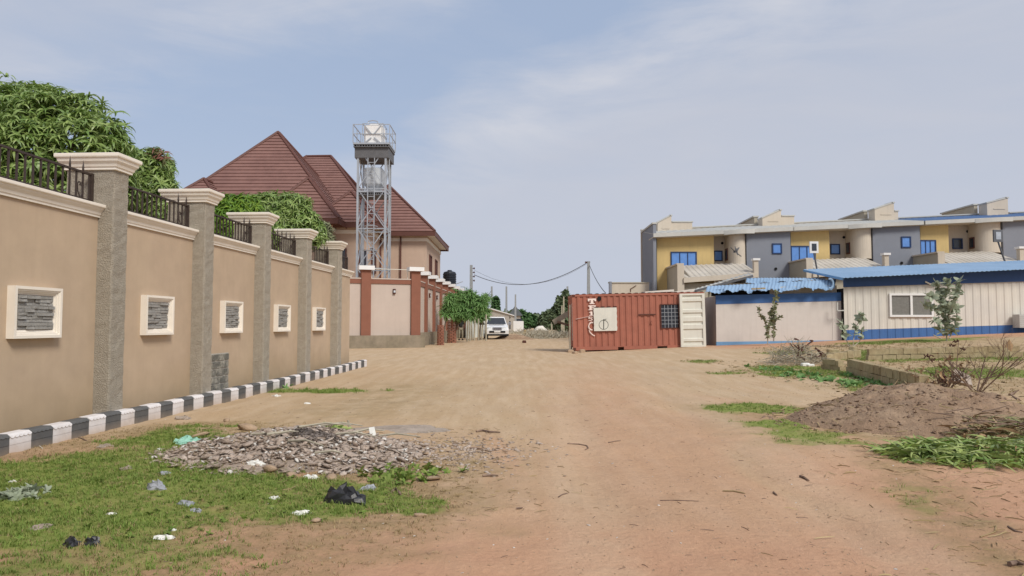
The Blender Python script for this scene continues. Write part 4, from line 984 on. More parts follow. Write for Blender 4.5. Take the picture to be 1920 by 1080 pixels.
# ------------------------------------------------------------ terraced houses behind
TY0, TY1, TRB = 46.0, 47.2, 50.0
def zx(X, D): return .047*(X-9.5)
def townhouse(k, G, Y0, Y1px, E, label, sw_px, aw_px, winpx, roofm, last=False):
    TYm = 46.3
    """G..E px of the grey wall at 46 m; Y0..Y1px px of the yellow and cream recess"""
    gx0, gx1 = at(G,0,TY0).x, at(E,0,TY0).x; yx0 = at(Y0,0,TY1).x
    t = thing('terraced_house', label, 'house', (gx0, TY0, .9), 0, 'terraced houses behind the site cabins')
    bayx0 = at(Y1px,0,TY0).x
    zE = lambda X: 7.0+zx(X,0)
    lowz = 0
    b = MB(); ymid = at(Y1px-(30,30,45,57,57)[k],0,TYm).x; yx0 = at(Y0,0,TYm).x
    slab_y(b, yx0, ymid, TYm, TY1+.2, lambda X: lowz, lambda X: zE(X)-.02); b.build('mustard_wall', M['mustard'], t)
    b = MB(); slab_y(b, ymid-.01, bayx0+.3, TY1, TY1+.2, lambda X: lowz, lambda X: zE(X)-.02); b.build('cream_wall', M['beige'], t)
    # left facing side wall of the bay, then the rounded bay front
    zs_ = zx(gx0, 0); b = MB(); b.box(bayx0, bayx0+.12, TY0+.35, TY1, 0, 6.98+zs_); sd_ = b.build('side_wall', M['beige'], t)
    r = (gx0-bayx0)/2; n = 14; pts = [(bayx0+r-r*math.cos(math.pi*i/n), TY0+.35-.62*math.sin(math.pi*i/n)) for i in range(n+1)]
    b = MB(); zb0 = at(0,498,TY0).z+zs_-.2; poly = pts+[(gx0, TY0+1.4), (bayx0+.1, TY0+1.4)]; b.prism(poly, 2, zb0, 6.98+zs_); b.build('round_bay', M['beige'], t)
    b = MB(); slab_y(b, gx0, gx1, TY0-.02, TY1+.1, lambda X: 0, lambda X: zE(X)-.05); b.build('grey_wall', M['greywall'], t)
    # windows
    def win(pa, pb, qa, qb, D, mull, gl='blueglass'):
        x0, x1 = at(pa,0,D).x, at(pb,0,D).x; z0, z1 = at(0,qb,D).z, at(0,qa,D).z
        return window(t, x0, x1, z0, z1, D, 'y', mull, 'blueframe', gl, .06)
    dy = -(k-1)*11
    win(*winpx[:2], winpx[2], winpx[3], TY0-.02, 0)
    w0, w1, a0, a1 = sw_px[:4]; win(w0, w1, a0, a1, TYm, 2)
    s0, s1, b0, b1 = sw_px[4:]; win(s0, s1, b0, b1, TY1 if k != 2 else TY1, 0, 'blueglass' if k < 3 else 'glassdark')
    z0, z1 = at(0,aw_px[1],47).z, at(0,aw_px[0],47).z
    b = MB(); b.box(bayx0-.05, bayx0-.002, 46.5, 47.0, z0, z1); w = b.build('side_window', M['tile_trim'], t)
    b = MB(); b.box(bayx0-.06, bayx0-.051, 46.56, 46.94, z0+.08, z1-.08); b.build('pane', M['glassdark'], w)
    for vx in ((G+E)/2+22,): 
        q = at(vx, 504+dy, TY0-.03); b = MB(); b.lathe((0,0,0), [(.09,0),(.09,.04)], 10); me = b.mesh('vent_hole'); me.materials.append(M['black']); o = inst('vent_hole', me, t, (q.x-gx0, q.y-TY0, q.z-.9), (R(90),0,0))
    q = at(Y1px-8, 456+dy, TY1-.01); o = inst('vent_hole', me, t, (q.x-gx0, q.y-TY0, q.z-.9), (R(90),0,0))
    # roof: corrugated, rising to the ridge; eaves band with a step over the bay
    rx0, rx1 = yx0-(.35 if k == 1 else .05), gx1+.06
    n = int((rx1-rx0)/.9)
    rfm = M[roofm]
    b = MB(); pts = corr_profile(rx0, rx1, .45, .04)
    f = lambda a, d, tt: (a, TY0-.35+(TRB-TY0+.35)*tt, zE(a)+.18+.72*tt+d)
    corr_sheet(b, pts, f); rf = b.build('roof', rfm, t); so = rf.modifiers.new('thickness', 'SOLIDIFY'); so.thickness = .03
    b = MB(); slab_y(b, rx0, rx1, TY0-.40, TY0-.28, lambda X: zE(X)-.04, lambda X: zE(X)+.20); fa = b.build('eaves_band', M['greyroof'], rf)
    b = MB(); slab_y(b, rx0, rx1, TY0-.28, TY1, lambda X: zE(X)-.06, lambda X: zE(X)+.0); b.build('eaves_soffit', M['beige'], rf)
    b = MB(); sy = [(bayx0-.5+i*(gx0-bayx0+.9)/8) for i in range(9)]
    for i in range(8):
        o1, o2 = .28*math.sin(math.pi*i/8), .28*math.sin(math.pi*(i+1)/8)
        b.hexa([(sy[i],TY0-.42-o1,zE(sy[i])-.10),(sy[i+1],TY0-.42-o2,zE(sy[i+1])-.10),(sy[i+1],TY0-.25,zE(sy[i+1])-.10),(sy[i],TY0-.25,zE(sy[i])-.10),
                (sy[i],TY0-.42-o1,zE(sy[i])+.16),(sy[i+1],TY0-.42-o2,zE(sy[i+1])+.16),(sy[i+1],TY0-.25,zE(sy[i+1])+.16),(sy[i],TY0-.25,zE(sy[i])+.16)])
    b.build('bowed_eaves', M['greyroof'], rf)
    # cream wall along the ridge and the back of the house
    b = MB(); slab_y(b, rx0, rx1, TRB, TRB+.2, lambda X: 0, lambda X: zE(X)+.98); b.build('back_parapet', M['beige'], t)
    b = MB(); slab_y(b, rx0, rx1, TRB-.06, TRB+.26, lambda X: zE(X)+.98, lambda X: zE(X)+1.05); b.build('parapet_coping', M['greyroof'], t)
    return t, gx0, gx1, zE
def firewall(t, pxn, ztop_px, zlow_px, gx, m='beigedark'):
    """party wall behind the ridge, sloping down to the back, with a capped edge"""
    X = at(pxn,0,TRB).x; zt_ = at(0,ztop_px,TRB).z; zl_ = at(0,zlow_px,54).z
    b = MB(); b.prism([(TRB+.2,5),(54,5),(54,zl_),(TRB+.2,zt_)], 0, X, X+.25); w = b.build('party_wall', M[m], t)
    b = MB(); b.bar((X+.12,TRB+.15,zt_+.05),(X+.12,54.1,zl_+.05),.40,.10); b.build('wall_cap', M['greyroof'], w)
def gable_box(t, pa, pb, za_px, zb_px, zlow_px, D=50.0, step=None):
    xa, xb = at(pa,0,D).x, at(pb,0,D).x; a, c, l = at(0,za_px,D).z, at(0,zb_px,D).z, at(0,zlow_px,D).z
    b = MB(); b.prism([(xa,l-1),(xb,l-1),(xb,c),(xb-.28*(xb-xa)*.3,c),(xa,a)], 1, D-.9, D); w = b.build('roof_gable', M['beige'], t)
    b = MB(); b.bar((xa-.05,D-.45,a+.04),(xb-.08*(xb-xa),D-.45,c+.04),.98,.09,up=(0,0,1)); b.box(xb-.12*(xb-xa),xb+.06,D-.94,D+.04,c,c+.09); b.build('gable_cap', M['greyroof'], w)
    if D > 40:
        b = MB(); b.box(xa+(xb-xa)*.3, xa+(xb-xa)*.85, D-.93, D-.9, l+.35*(c-l), l+.40*(c-l)); b.build('ledge', M['beige'], w)
    if step:
        xs2, zs2 = at(step[0],0,D).x, at(0,step[1],D).z
        b = MB(); b.box(xb, xs2, D-.85, D, l-1, zs2); s = b.build('step_wall', M['beige'], t)
        b = MB(); b.box(xb+.061, xs2+.06, D-.9, D+.03, zs2, zs2+.08); b.build('step_cap', M['greyroof'], s)
t, g0, g1, zE = townhouse(1, 1392, 1227, 1362, 1473, 'leftmost terraced house, its grey wall beside a three pane blue window and dish', (1254,1298,474,499,1333,1345.5,472,487.5), (467,489), (1441,1455,458.5,474), 'greyroof')
T1 = t
b = MB(); X = at(1226,0,45.8).x; b.prism([(45.8,0),(49.6,0),(49.6,at(0,436,49.6).z),(46.0,at(0,421,46).z),(45.8,at(0,421,46).z)], 0, X-.2, X); sd_ = b.build('end_wall', M['greywall'], t)
b = MB(); b.bar((X-.1,45.76,at(0,421,46).z+.06),(X-.1,49.7,at(0,436,49.6).z+.06),.30,.10); b.build('wall_cap', M['greyroof'], sd_)
gable_box(t, 1224, 1249, 421.5, 408.5, 445, 49.9, (1287,420))
firewall(t, 1409, 406.5, 423.5, g0); gable_box(t, 1414, 1448, 413, 398.5, 430, 49.9, (1472,409))
def porch(t, xa, xb, xr, dy, pil):
    """lower roof in front: left gable wall (xa px), corrugated slope xa..xb, capped pillar at right"""
    A, B = at(xa,0,43.5).x, at(xb,0,43.5).x; zf0 = at(0,522+dy,43.4).z; zf1 = at(0,512+dy,43.4).z; zb0 = at(0,499+dy,46).z; zb1 = at(0,493+dy,46).z
    n = corr_profile(A, B, .32, .03); b = MB()
    corr_sheet(b, n, lambda a, d, tt: (a, 43.2+tt*(TY0-43.2 if a > B-4 else TY1-43.2), (zf0+(zf1-zf0)*(a-A)/(B-A))*(1-tt)+(zb0+(zb1-zb0)*(a-A)/(B-A))*tt+d))
    r_ = b.build('porch_roof', M['creamroof'], t); so = r_.modifiers.new('thickness', 'SOLIDIFY'); so.thickness = .03
    b = MB(); b.hexa([(A,43.1,zf0-.28),(B,43.1,zf1-.28),(B,43.2,zf1-.28),(A,43.2,zf0-.28),(A,43.1,zf0+.02),(B,43.1,zf1+.02),(B,43.2,zf1+.02),(A,43.2,zf0+.02)]); b.build('porch_fascia', M['beige'], t)
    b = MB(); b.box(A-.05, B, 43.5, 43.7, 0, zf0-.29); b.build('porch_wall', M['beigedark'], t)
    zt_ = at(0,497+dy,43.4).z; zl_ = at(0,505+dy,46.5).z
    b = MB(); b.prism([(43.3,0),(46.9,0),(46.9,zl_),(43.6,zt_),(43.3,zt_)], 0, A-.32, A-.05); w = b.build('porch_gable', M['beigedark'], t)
    b = MB(); b.box(A-.36, A+.05, 43.2, 43.29, 0, zt_); b.build('gable_front', M['beige'], w)
    b = MB(); b.bar((A-.18,43.2,zt_+.05),(A-.18,46.95,zl_+.05),.44,.09); b.build('gable_cap', M['beige'], w)
    pA, pB = at(pil,0,43.4).x, at(pil+8,0,43.4).x; zp = at(0,489+dy,43.4).z
    b = MB(); b.box(pA, pB, 43.15, 43.45, 0, zp); w = b.build('porch_pillar', M['beige'], t)
    b = MB(); b.box(pA-.07, pB+.09, 43.08, 43.52, zp, zp+.13); b.build('pillar_cap', M['white'], w)
porch(T1, 1273, 1409, 0, 0, 1403)
# dish aerial on the bay
q = at(1379, 472, 45.3)
ds = thing('dish_aerial', 'thin dark satellite dish edge-on against the rounded bay of leftmost house', 'satellite dish', q)
b = MB(); b.tube([at(1370,464,45.3), at(1377,471,45.3), at(1390,481,45.4)], .03, 5); b.tube([at(1375.5,473,45.3), at(1381,470,45.3), at(1386,464,45.3)], [.05,.09,.03], 6); b.build('dish_arm', M['galvdark'], ds)
b = MB(); b.lathe((0,0,0), [(.0,0),(.15,.01),(.30,.05),(.31,.055),(.15,.03),(.0,.02)], 14); me = b.mesh('dish'); me.materials.append(M['galvdark']); inst('dish', me, ds, (0,0,.05), (R(75),0,R(60)))
t, g0, g1, zE = townhouse(2, 1625, 1474, 1590, 1712, 'second terraced house from left, solar lamp standing before its grey and mustard walls', (1475,1517,463,490,1548,1562,459.5,475), (456,477), (1679,1693,445.5,462.5), 'greyroof')
T2 = t; porch(t, 1509, 1645, 0, -10, 1642); firewall(t, 1613, 396, 413, g0); gable_box(t, 1618, 1653, 396.5, 385, 418, 49.9, (1661,400))
t, g0, g1, zE = townhouse(3, 1865, 1713, 1822, 1952, 'third terraced house from left, with blue roof and two dark windows over cream wall', (1713,1739,452,478,1773,1788,449,465), (446,467), (1918,1932,436,452), 'houseblueroof')
T3 = t; porch(t, 1750, 1890, 0, -22, 1890); firewall(t, 1817, 384, 401.5, g0); gable_box(t, 1822, 1860, 385.5, 376, 407, 49.9)
t, g0, g1, zE = townhouse(4, 2105, 1953, 2062, 2190, 'fourth terraced house, cut off by the right edge of the picture', (1955,1980,441,467,2010,2025,438,454), (434,455), (2150,2165,424,440), 'houseblueroof'); firewall(t, 2055, 372, 390, g0)
# beige yard wall left of the terrace
yw = thing('yard_wall', 'beige yard wall with slim grey end post left of terraced houses', 'wall', at(1175, 560, 47))
b = MB(); a, c = at(1143,0,46.5).x, at(1212,0,46.5).x; b.box(a, c, 46.5, 46.7, 0, at(0,531,46.5).z); b.build('wall_panel', M['beige'], yw)
b = MB(); b.box(a-.2, c, 46.45, 46.75, at(0,531,46.5).z, at(0,529,46.5).z); b.build('coping', M['beigedark'], yw)
b = MB(); b.box(a-.16, a, 46.4, 46.7, 0, at(0,528,46.5).z); b.build('post', M['greywall'], yw)
b = MB(); b.box(a+1.2, a+1.25, 46.47, 46.5, at(0,547,46.5).z, at(0,541,46.5).z); b.bar(at(1183,541,46.45), at(1193,535,46.45), .06, .03); b.build('rebar_stub', M['tile_trim'], yw)

# ------------------------------------------------------------ solar street lamps
def solar(px0, py0, px1, py1, D, lab, white):
    q = at(px0, py0, D); base = gz(q.x, D); t = thing('solar_lamp', lab, 'street lamp', (q.x, D, base)); h = at(px1, py1, D)
    lean = (h-q); g = q+lean*((base-q.z)/lean.z if abs(lean.z) > .01 else 0)
    b = MB(); b.tube([g, h], .045, 8); b.build('pole', M['galvdark'], t)
    b = MB(); w, hh, ti = .24, .62, R(18)
    for (x0,x1,z0,z1,m_,y) in ((-.24,.24,-.05,.6,'white' if white else 'galvdark',0),):
        b.box(h.x+x0, h.x+x1, D-.06, D+.04, h.z+z0, h.z+z1)
    pn = b.build('lamp_head', M['white' if white else 'galvdark'], t)
    b = MB(); b.box(h.x-.13, h.x+.13, D-.075, D-.061, h.z+.08, h.z+.48); b.build('solar_cell', M['glassdark' if white else 'galv'], pn)
solar(1531, 501, 1526, 473, 40, 'solar street lamp with white framed panel between the two blue roofs', True)
solar(1884, 490, 1871, 452, 38, 'leaning dark solar lamp in front of the rightmost grey wall', False)

# ------------------------------------------------------------ poles and cables
def pole(px, ptop, pbot, D, w, lab, m='polecon', arms=0, grp=None):
    q = at(px, pbot, D); base = gz(q.x, D); top = at(px, ptop, D)
    t = thing('utility_pole' if m == 'polecon' else 'wooden_post', lab, 'pole', (q.x, D, base-.2), 0, grp)
    b = MB(); a = Vector((q.x, D, base-.2)); b.hexa([a+Vector((sx*w*.6, sy*w*.6, 0)) for sx, sy in ((-1,-1),(1,-1),(1,1),(-1,1))]+[top+Vector((sx*w*.4, sy*w*.4, 0)) for sx, sy in ((-1,-1),(1,-1),(1,1),(-1,1))])
    b.build('shaft', M[m], t)
    for k in range(arms):
        z = top.z-.35-k*.42; b = MB(); b.bar((top.x+w*.3,D,z),(top.x+.32,D,z),.05); b.lathe((top.x+.30,D,z-.08), [(.05,0),(.09,.05),(.06,.09),(.09,.14),(.04,.18)], 8); b.build('insulator', M['rustdark'], t)
    if not arms and m == 'polecon' and ptop < 495: b = MB(); b.box(top.x-.35, top.x+.15, D-.06, D+.06, top.z-.15, top.z-.02); b.build('bracket', M['rustdark'], t)
    return top
pA = pole(883.5, 497, 640, 74, .34, 'concrete pole with four insulators rising above the feathery tree', arms=4)
pB = pole(1103.5, 490, 640, 70, .30, 'concrete pole rising behind the left end of red container')
pole(922, 537, 628, 100, .30, 'bare concrete pole just left of the white pickup roof')
pole(949.5, 537, 628, 104, .30, 'bare concrete pole rising straight behind the white pickup')
pole(966.5, 552, 625, 118, .30, 'thinner concrete pole right of the white pickup by the end of the wall')
pole(1064, 537, 630, 84, .26, 'tall grey pole sticking out of the bush left of red container')
for px, pt, pb, D, lab in ((1034.5,584,616,88,'pale post farthest left in the row before the bushes'),(1042.5,582,618,80,'pale post second from left in the row before the bushes'),(1053.5,573,624,72,'pale post in front of the big bush, short'),
                       (1057,556,620,76,'tallest thin pale post in front of the big bush'),(1068.5,578,620,64,'pale post beside the left end of the red container')):
    pole(px, pt, pb, D, .16, lab, 'postwood', grp='pale posts left of the container')
def cable(a, c, sag, lab, r=.035):
    b = MB(); pts = []
    for i in range(25):
        s = i/24; q = a.lerp(c, s); q.z -= sag*4*s*(1-s); pts.append(q)
    b.tube(pts, r, 5); o = b.build('cable', M['cable']); props(o, lab, 'cable')
cable(pA+Vector((.3,0,-1.0)), pB+Vector((-.1,0,-.1)), 1.55, 'thick sagging cable strung between the two tallest poles over the road', .034)
cable(pA+Vector((.3,0,-.5)), pB+Vector((-.1,0,-.2)), 1.75, 'faint upper cable strung between the two tallest poles', .012)
cable(pB+Vector((.1,0,-.4)), at(1136,550,50), .25, 'cable dropping right from the pole behind the red container', .03)
cable(at(921,545,100), at(905,560,74), .2, 'short thin cable running left from the pole by the pickup', .03)
# ------------------------------------------------------------ white pickup
def pickup():
    c = on(933, 637); c = Vector((at(933,0,56).x, 56, gz(-1.1,56)))
    t = thing('pickup', 'white double cab pickup parked facing the camera beside the feathery trees', 'pickup truck', c, R(4))
    W2 = .92; B = lambda: MB()
    b = B()   # lower body with wheel arches suggested by section
    sec = lambda y, zt_, w, zb0=.42: [(-w,y,zb0),(w,y,zb0),(w+.0,y,(zb0+zt_)/2),(w-.06,y,zt_),(-w+.06,y,zt_),(-w,y,(zb0+zt_)/2)]
    secs = [sec(0,.86,.80,.50), sec(.12,.98,.90,.46), sec(.5,1.06,W2), sec(1.35,1.13,W2), sec(1.4,1.14,W2), sec(3.4,1.14,W2), sec(5.2,1.12,W2), sec(5.25,1.1,W2)]
    vs = [v for s_ in secs for v in s_]; n = 6
    b.add(vs, [(i*n+k,i*n+(k+1)%n,(i+1)*n+(k+1)%n,(i+1)*n+k) for i in range(len(secs)-1) for k in range(n)]+[tuple(range(n-1,-1,-1)), tuple((len(secs)-1)*n+k for k in range(n))])
    b.build('body', M['carwhite'], t, True)
    b = B(); b.hexa([(-.84,1.30,1.13),(.84,1.30,1.13),(.84,3.3,1.14),(-.84,3.3,1.14),(-.66,2.0,1.76),(.66,2.0,1.76),(.68,3.1,1.78),(-.68,3.1,1.78)]); cab = b.build('cab', M['carwhite'], t, True)
    b = B(); b.hexa([(-.76,1.33,1.19),(.76,1.33,1.19),(.76,1.36,1.19),(-.76,1.36,1.19),(-.62,1.89,1.69),(.62,1.89,1.69),(.62,1.93,1.69),(-.62,1.93,1.69)]); b.build('windscreen', M['glassdark'], cab, True)
    for s in (-1, 1):
        b = B(); b.hexa([(s*.85-.005,1.75,1.2),(s*.85+.005,1.75,1.2),(s*.85+.005,3.2,1.2),(s*.85-.005,3.2,1.2),(s*.70-.005,2.05,1.66),(s*.70+.005,2.05,1.66),(s*.71+.005,3.0,1.66),(s*.71-.005,3.0,1.66)]); b.build('side_window', M['glassdark'], cab, True)
        b = B(); b.cbox(s*1.07-.12, s*1.07+.12, 1.55, 1.67, 1.12, 1.32, .03); b.bar((s*.86,1.62,1.18),(s*1.0,1.62,1.2),.05); b.build('mirror', M['black' if s < 0 else 'chrome'], t, True)
        b = B(); b.hexa([(s*.56-.22,-.025,.80),(s*.56+.24,.06,.82),(s*.56+.24,.2,.82),(s*.56-.22,.2,.80),(s*.56-.22,.0,.95),(s*.56+.27,.1,.98),(s*.56+.27,.2,.98),(s*.56-.22,.2,.95)]); b.build('headlight', M['lamp'], t, True)
        b = B(); b.box(s*.70-.10, s*.70+.10, -.045, .0, .52, .63); b.build('fog_light', M['glassdark'], t, True)
        for y in (.9, 4.1):
            b = B(); vs = []; n = 18
            for x, r in ((-.13,.33),(-.11,.38),(.11,.38),(.13,.33)): vs += [(s*.80+x, y+r*math.cos(2*math.pi*k/n), .38+r*math.sin(2*math.pi*k/n)) for k in range(n)]
            b.add(vs, [(i*n+k,i*n+(k+1)%n,(i+1)*n+(k+1)%n,(i+1)*n+k) for i in range(3) for k in range(n)]+[tuple(range(n-1,-1,-1)), tuple(3*n+k for k in range(n))]); w = b.build('wheel', M['rubber'], t, True)
            b = B(); b.lathe((0,0,0), [(.22,-.005),(.22,.01),(.08,.02)], 12); me = b.mesh('rim'); me.materials.append(M['chrome']); inst('rim', me, w, (s*.935, y, .38), (0, s*R(90), 0))
    b = B(); b.cbox(-.36, .36, -.04, .04, .72, .95, .02); g = b.build('grille', M['chrome'], t, True)
    for k in range(3): b = B(); b.box(-.31, .31, -.05, -.041, .755+k*.06, .785+k*.06); b.build('grille_slat', M['black'], g, True)
    b = B(); b.hexa([(-.88,-.06,.42),(.88,-.06,.42),(.92,.25,.42),(-.92,.25,.42),(-.86,-.10,.70),(.86,-.10,.70),(.92,.25,.72),(-.92,.25,.72)]); bm = b.build('bumper', M['carwhite'], t, True)
    b = B(); b.box(-.62, .62, -.115, -.085, .52, .66); b.build('air_intake', M['black'], bm, True)
    b = B(); b.box(-.24, .24, -.13, -.116, .54, .65); b.build('number_plate', M['white'], bm, True)
    b = B(); b.box(-.75, .75, -.04, .3, .28, .42); b.build('skid_plate', M['black'], t, True)
    b = B(); b.box(-.6,.6,1.2,1.32,1.11,1.15); b.build('wiper_cowl', M['black'], t, True)
pickup()

# ------------------------------------------------------------ person standing under the trees
def skinned(name, joints, edges, radii, m, parent, lv=2, root=0):
    me = bpy.data.meshes.new(name); me.from_pydata([Vector(j) for j in joints], edges, []); o = link(name, me, parent, m)
    sk = o.modifiers.new('skin', 'SKIN'); sk.use_smooth_shade = True
    for i, r_ in enumerate(radii):
        v = me.skin_vertices[0].data[i]; v.radius = (r_, r_) if not isinstance(r_, tuple) else r_; v.use_root = (i == root)
    s = o.modifiers.new('sub', 'SUBSURF'); s.levels = lv; s.render_levels = lv; return o
def person():
    P0 = at(866, 0, 53.0); g = gz(P0.x, 53)
    t = thing('person', 'person in dark top and khaki trousers standing in the shade under the feathery trees', 'person', (P0.x, 53, g), R(20))
    J = [(0,0,.92),(0,.0,1.10),(0,.0,1.32),(0,-.01,1.46),(0,-.02,1.56),(0,-.03,1.68),(0,-.03,1.76),
         (.18,0,1.40),(.24,.02,1.15),(.20,-.14,.95),(.17,-.20,.88),(-.18,0,1.40),(-.25,.03,1.15),(-.22,-.10,.93),(-.20,-.16,.86),
         (.10,0,.86),(.12,-.04,.48),(.13,.03,.09),(.13,-.14,.04),(-.10,0,.86),(-.13,-.10,.50),(-.14,-.05,.09),(-.15,-.22,.04)]
    E = [(0,1),(1,2),(2,3),(3,4),(4,5),(5,6),(2,7),(7,8),(8,9),(9,10),(2,11),(11,12),(12,13),(13,14),(0,15),(15,16),(16,17),(17,18),(0,19),(19,20),(20,21),(21,22)]
    r_ = [.13,.12,.14,.07,.055,.095,.07,.06,.045,.035,.035,.06,.045,.035,.035,.085,.058,.04,.04,.085,.058,.04,.04]
    skinned('body', J, E, r_, M['skin'], t)
    Js = [(0,0,.90),(0,0,1.12),(0,0,1.34),(0,-.01,1.45),(.19,0,1.39),(.25,.02,1.15),(-.19,0,1.39),(-.26,.03,1.15)]
    skinned('shirt', Js, [(0,1),(1,2),(2,3),(2,4),(4,5),(2,6),(6,7)], [.155,.145,.165,.08,.078,.06,.078,.06], M['shirt'], t)
    Jt = [(0,0,.93),(.10,0,.84),(.12,-.04,.48),(.13,.03,.12),(-.10,0,.84),(-.13,-.10,.50),(-.14,-.05,.12)]
    skinned('trousers', Jt, [(0,1),(1,2),(2,3),(0,4),(4,5),(5,6)], [.145,.105,.082,.07,.105,.082,.07], M['trousers'], t)
    for s, (x, y) in ((1,(.13,-.06)),(-1,(-.145,-.14))):
        b = MB(); b.cbox(x-.05, x+.05, y-.13, y+.11, 0, .09, .025); b.build('shoe', M['black'], t, True)
    b = MB(); b.lathe((0,-.02,1.68), [(.10,0),(.105,.05),(.09,.09),(.05,.125),(.01,.135)], 12); b.build('hair', M['black'], t, True)
person()

# ------------------------------------------------------------ far houses, walls
fw = thing('far_compound_wall', 'long pale wall running beyond the parked white pickup', 'wall', at(912, 610, 62))
pts = [(at(872,0,60).x-2.2,58),(at(905,0,62).x-.4,60),(at(962,0,96).x-.3,96)]
b = MB()
for i, (p, q) in enumerate(((at(880,0,59),at(918,0,76)),(at(918,0,76),at(962,0,104)))):
    b = MB(); p.z = 0; q.z = 0; d = (q-p).normalized(); n_ = Vector((-d.y, d.x, 0))*.2
    h0, h1 = (2.7, 3.0) if i == 0 else (3.0, 2.6)
    b.hexa([p,q,q+n_,p+n_,p+Vector((0,0,h0)),q+Vector((0,0,h1)),q+n_+Vector((0,0,h1)),p+n_+Vector((0,0,h0))]); b.build('wall_panel', M['farwall' if i == 0 else 'farwallgrey'], fw)
    b = MB(); b.bar(p+Vector((0,0,h0+.06)), q+Vector((0,0,h1+.06)), .35, .12); b.build('coping', M['white'], fw)
b = MB(); q = at(970,0,106); b.box(q.x-.6,q.x+.9,106,106.3,0,at(0,602,106).z); b.build('gate_pier', M['white'], fw)
def farhouse(px0, px1, eave, ridge_px, ridge_y, D, lab, wall='farwall'):
    x0, x1 = at(px0,0,D).x, at(px1,0,D).x; z0 = at(0,eave,D).z; zr = at(0,ridge_y,D).z; xr = at(ridge_px,0,D).x
    t = thing('far_house', lab, 'house', ((x0+x1)/2, D, 0)); b = MB(); b.box(x0+.4,x1-.4,D+.3,D+9,0,z0); b.build('wall', M[wall], t)
    b = MB(); b.add([(x0,D,z0),(x1,D,z0),(x1,D+9.5,z0),(x0,D+9.5,z0),(xr,D+2,zr),(xr,D+8,zr)], [(3,2,1,0),(0,1,4),(1,2,5,4),(2,3,5),(3,0,4,5)]); b.build('roof', M['farroof'], t)
    b = MB(); b.box(x0+1.2,x0+2.4,D+.24,D+.3,z0-1.6,z0-.5); b.build('window', M['glassdark'], t)
farhouse(925, 958, 595, 933, 577, 98, 'dark pitched roof of a house behind the white pickup, left one')
farhouse(953, 980, 592, 966, 572, 122, 'steep grey roof between two poles right of the white pickup', 'farwallgrey')
farhouse(898, 922, 590, 905, 584, 90, 'low grey roof peeping over the wall behind the feathery trees')
# white heap and dry brush at the end of the road
def mound(name, cx, cy, rx, ry, h, m, seed, n=48, rough=.25, sink=.05):
    """irregular heap on the ground"""
    rs = np.linspace(0, 1, n//2); th = np.linspace(0, 2*np.pi, n, endpoint=False); Rr, T = np.meshgrid(rs, th, indexing='ij')
    x = cx+rx*Rr*np.cos(T); y = cy+ry*Rr*np.sin(T)
    prof = (1-Rr**1.7)*(1+.0*Rr); f = fbm(x*2.2+seed, y*2.2, 4, seed); f2 = fbm(x*9+seed, y*9, 3, seed+3)
    z = surf(x, y)-sink+h*prof*(1-rough+2*rough*f)+.06*h*(f2-.5)*np.minimum(1, prof*4)
    V = np.stack([x, y, z], -1).reshape(-1, 3); a = len(rs); idx = []
    i = np.arange(a-1)[:, None]*n; k = np.arange(n)[None]
    Fq = np.stack([(i+k), (i+n+k), (i+n+(k+1) % n), (i+(k+1) % n)], -1).reshape(-1, 4)
    return link(name, tri_mesh(name, V, Fq), None, m, True)
def heap_z(cx, cy, rx, ry, h, seed, x, y, rough=.25, sink=.05):
    Rr = np.hypot((x-cx)/rx, (y-cy)/ry); prof = np.clip(1-Rr**1.7, 0, 1)
    return surf(x, y)-np.where(Rr < 1, sink, 0)+h*prof*(1-rough+2*rough*fbm(x*2.2+seed, y*2.2, 4, seed))
q = at(1012, 612, 120); o = mound('sand_heap', q.x, 118, 1.3, 1.2, .95, M['whitesand'], 5); props(o, 'white sand heap at the far end of the road', 'heap')
# ------------------------------------------------------------ leaf templates
def strip_template(curves, width, prof=(.25,1,.9,.55,.05), fold=0):
    """curves: list of (azimuth, rise, droop, length); each leaf is a ribbon of quads"""
    V = []; Fq = []
    for az, el, droop, Ln, roll in curves:
        d = np.array([math.cos(az), math.sin(az)]); n = len(prof); p = np.array([0.,0.,0.]); e = el; b0 = len(V)
        side = np.array([-d[1], d[0], 0])*math.cos(roll)+np.array([0,0,1])*math.sin(roll)
        for i in range(n):
            w = width*prof[i]/2; V.append(p-side*w); V.append(p+side*w)
            st = Ln/(n-1); p = p+np.array([d[0]*math.cos(e), d[1]*math.cos(e), math.sin(e)])*st; e -= droop/(n-1)
        for i in range(n-1): Fq.append((b0+2*i, b0+2*i+1, b0+2*i+3, b0+2*i+2))
    return np.array(V), np.array(Fq)
def rosettes(k, n, Ln, width, el=(0,.7), droop=(1.2,2.2), seed=1, prof=(.25,1,.9,.55,.05)):
    r_ = random.Random(seed); out = []
    for _ in range(k):
        out.append(strip_template([(2*math.pi*i/n+r_.uniform(-.3,.3), r_.uniform(*el), r_.uniform(*droop), Ln*r_.uniform(.75,1.15), r_.uniform(-.5,.5)) for i in range(n)], width, prof))
    return out
MANGO = rosettes(6, 9, .26, .040, (.1,.9), (1.3,2.5), seed=2)
OVAL = rosettes(4, 6, .22, .125, (.1,1.0), (.3,.9), 5, (.35,.9,1,.8,.2))
OVALS = rosettes(4, 5, .16, .085, (.0,1.0), (.3,.9), 6, (.35,.9,1,.8,.2))
FERN = rosettes(5, 9, .60, .07, (.0,.9), (1.0,2.0), 8, (.5,1,.9,.6,.1))
CLUMP = rosettes(4, 6, .5, .30, (-.2,1), (.4,1.2), 9, (.6,1,.9,.6,.2))
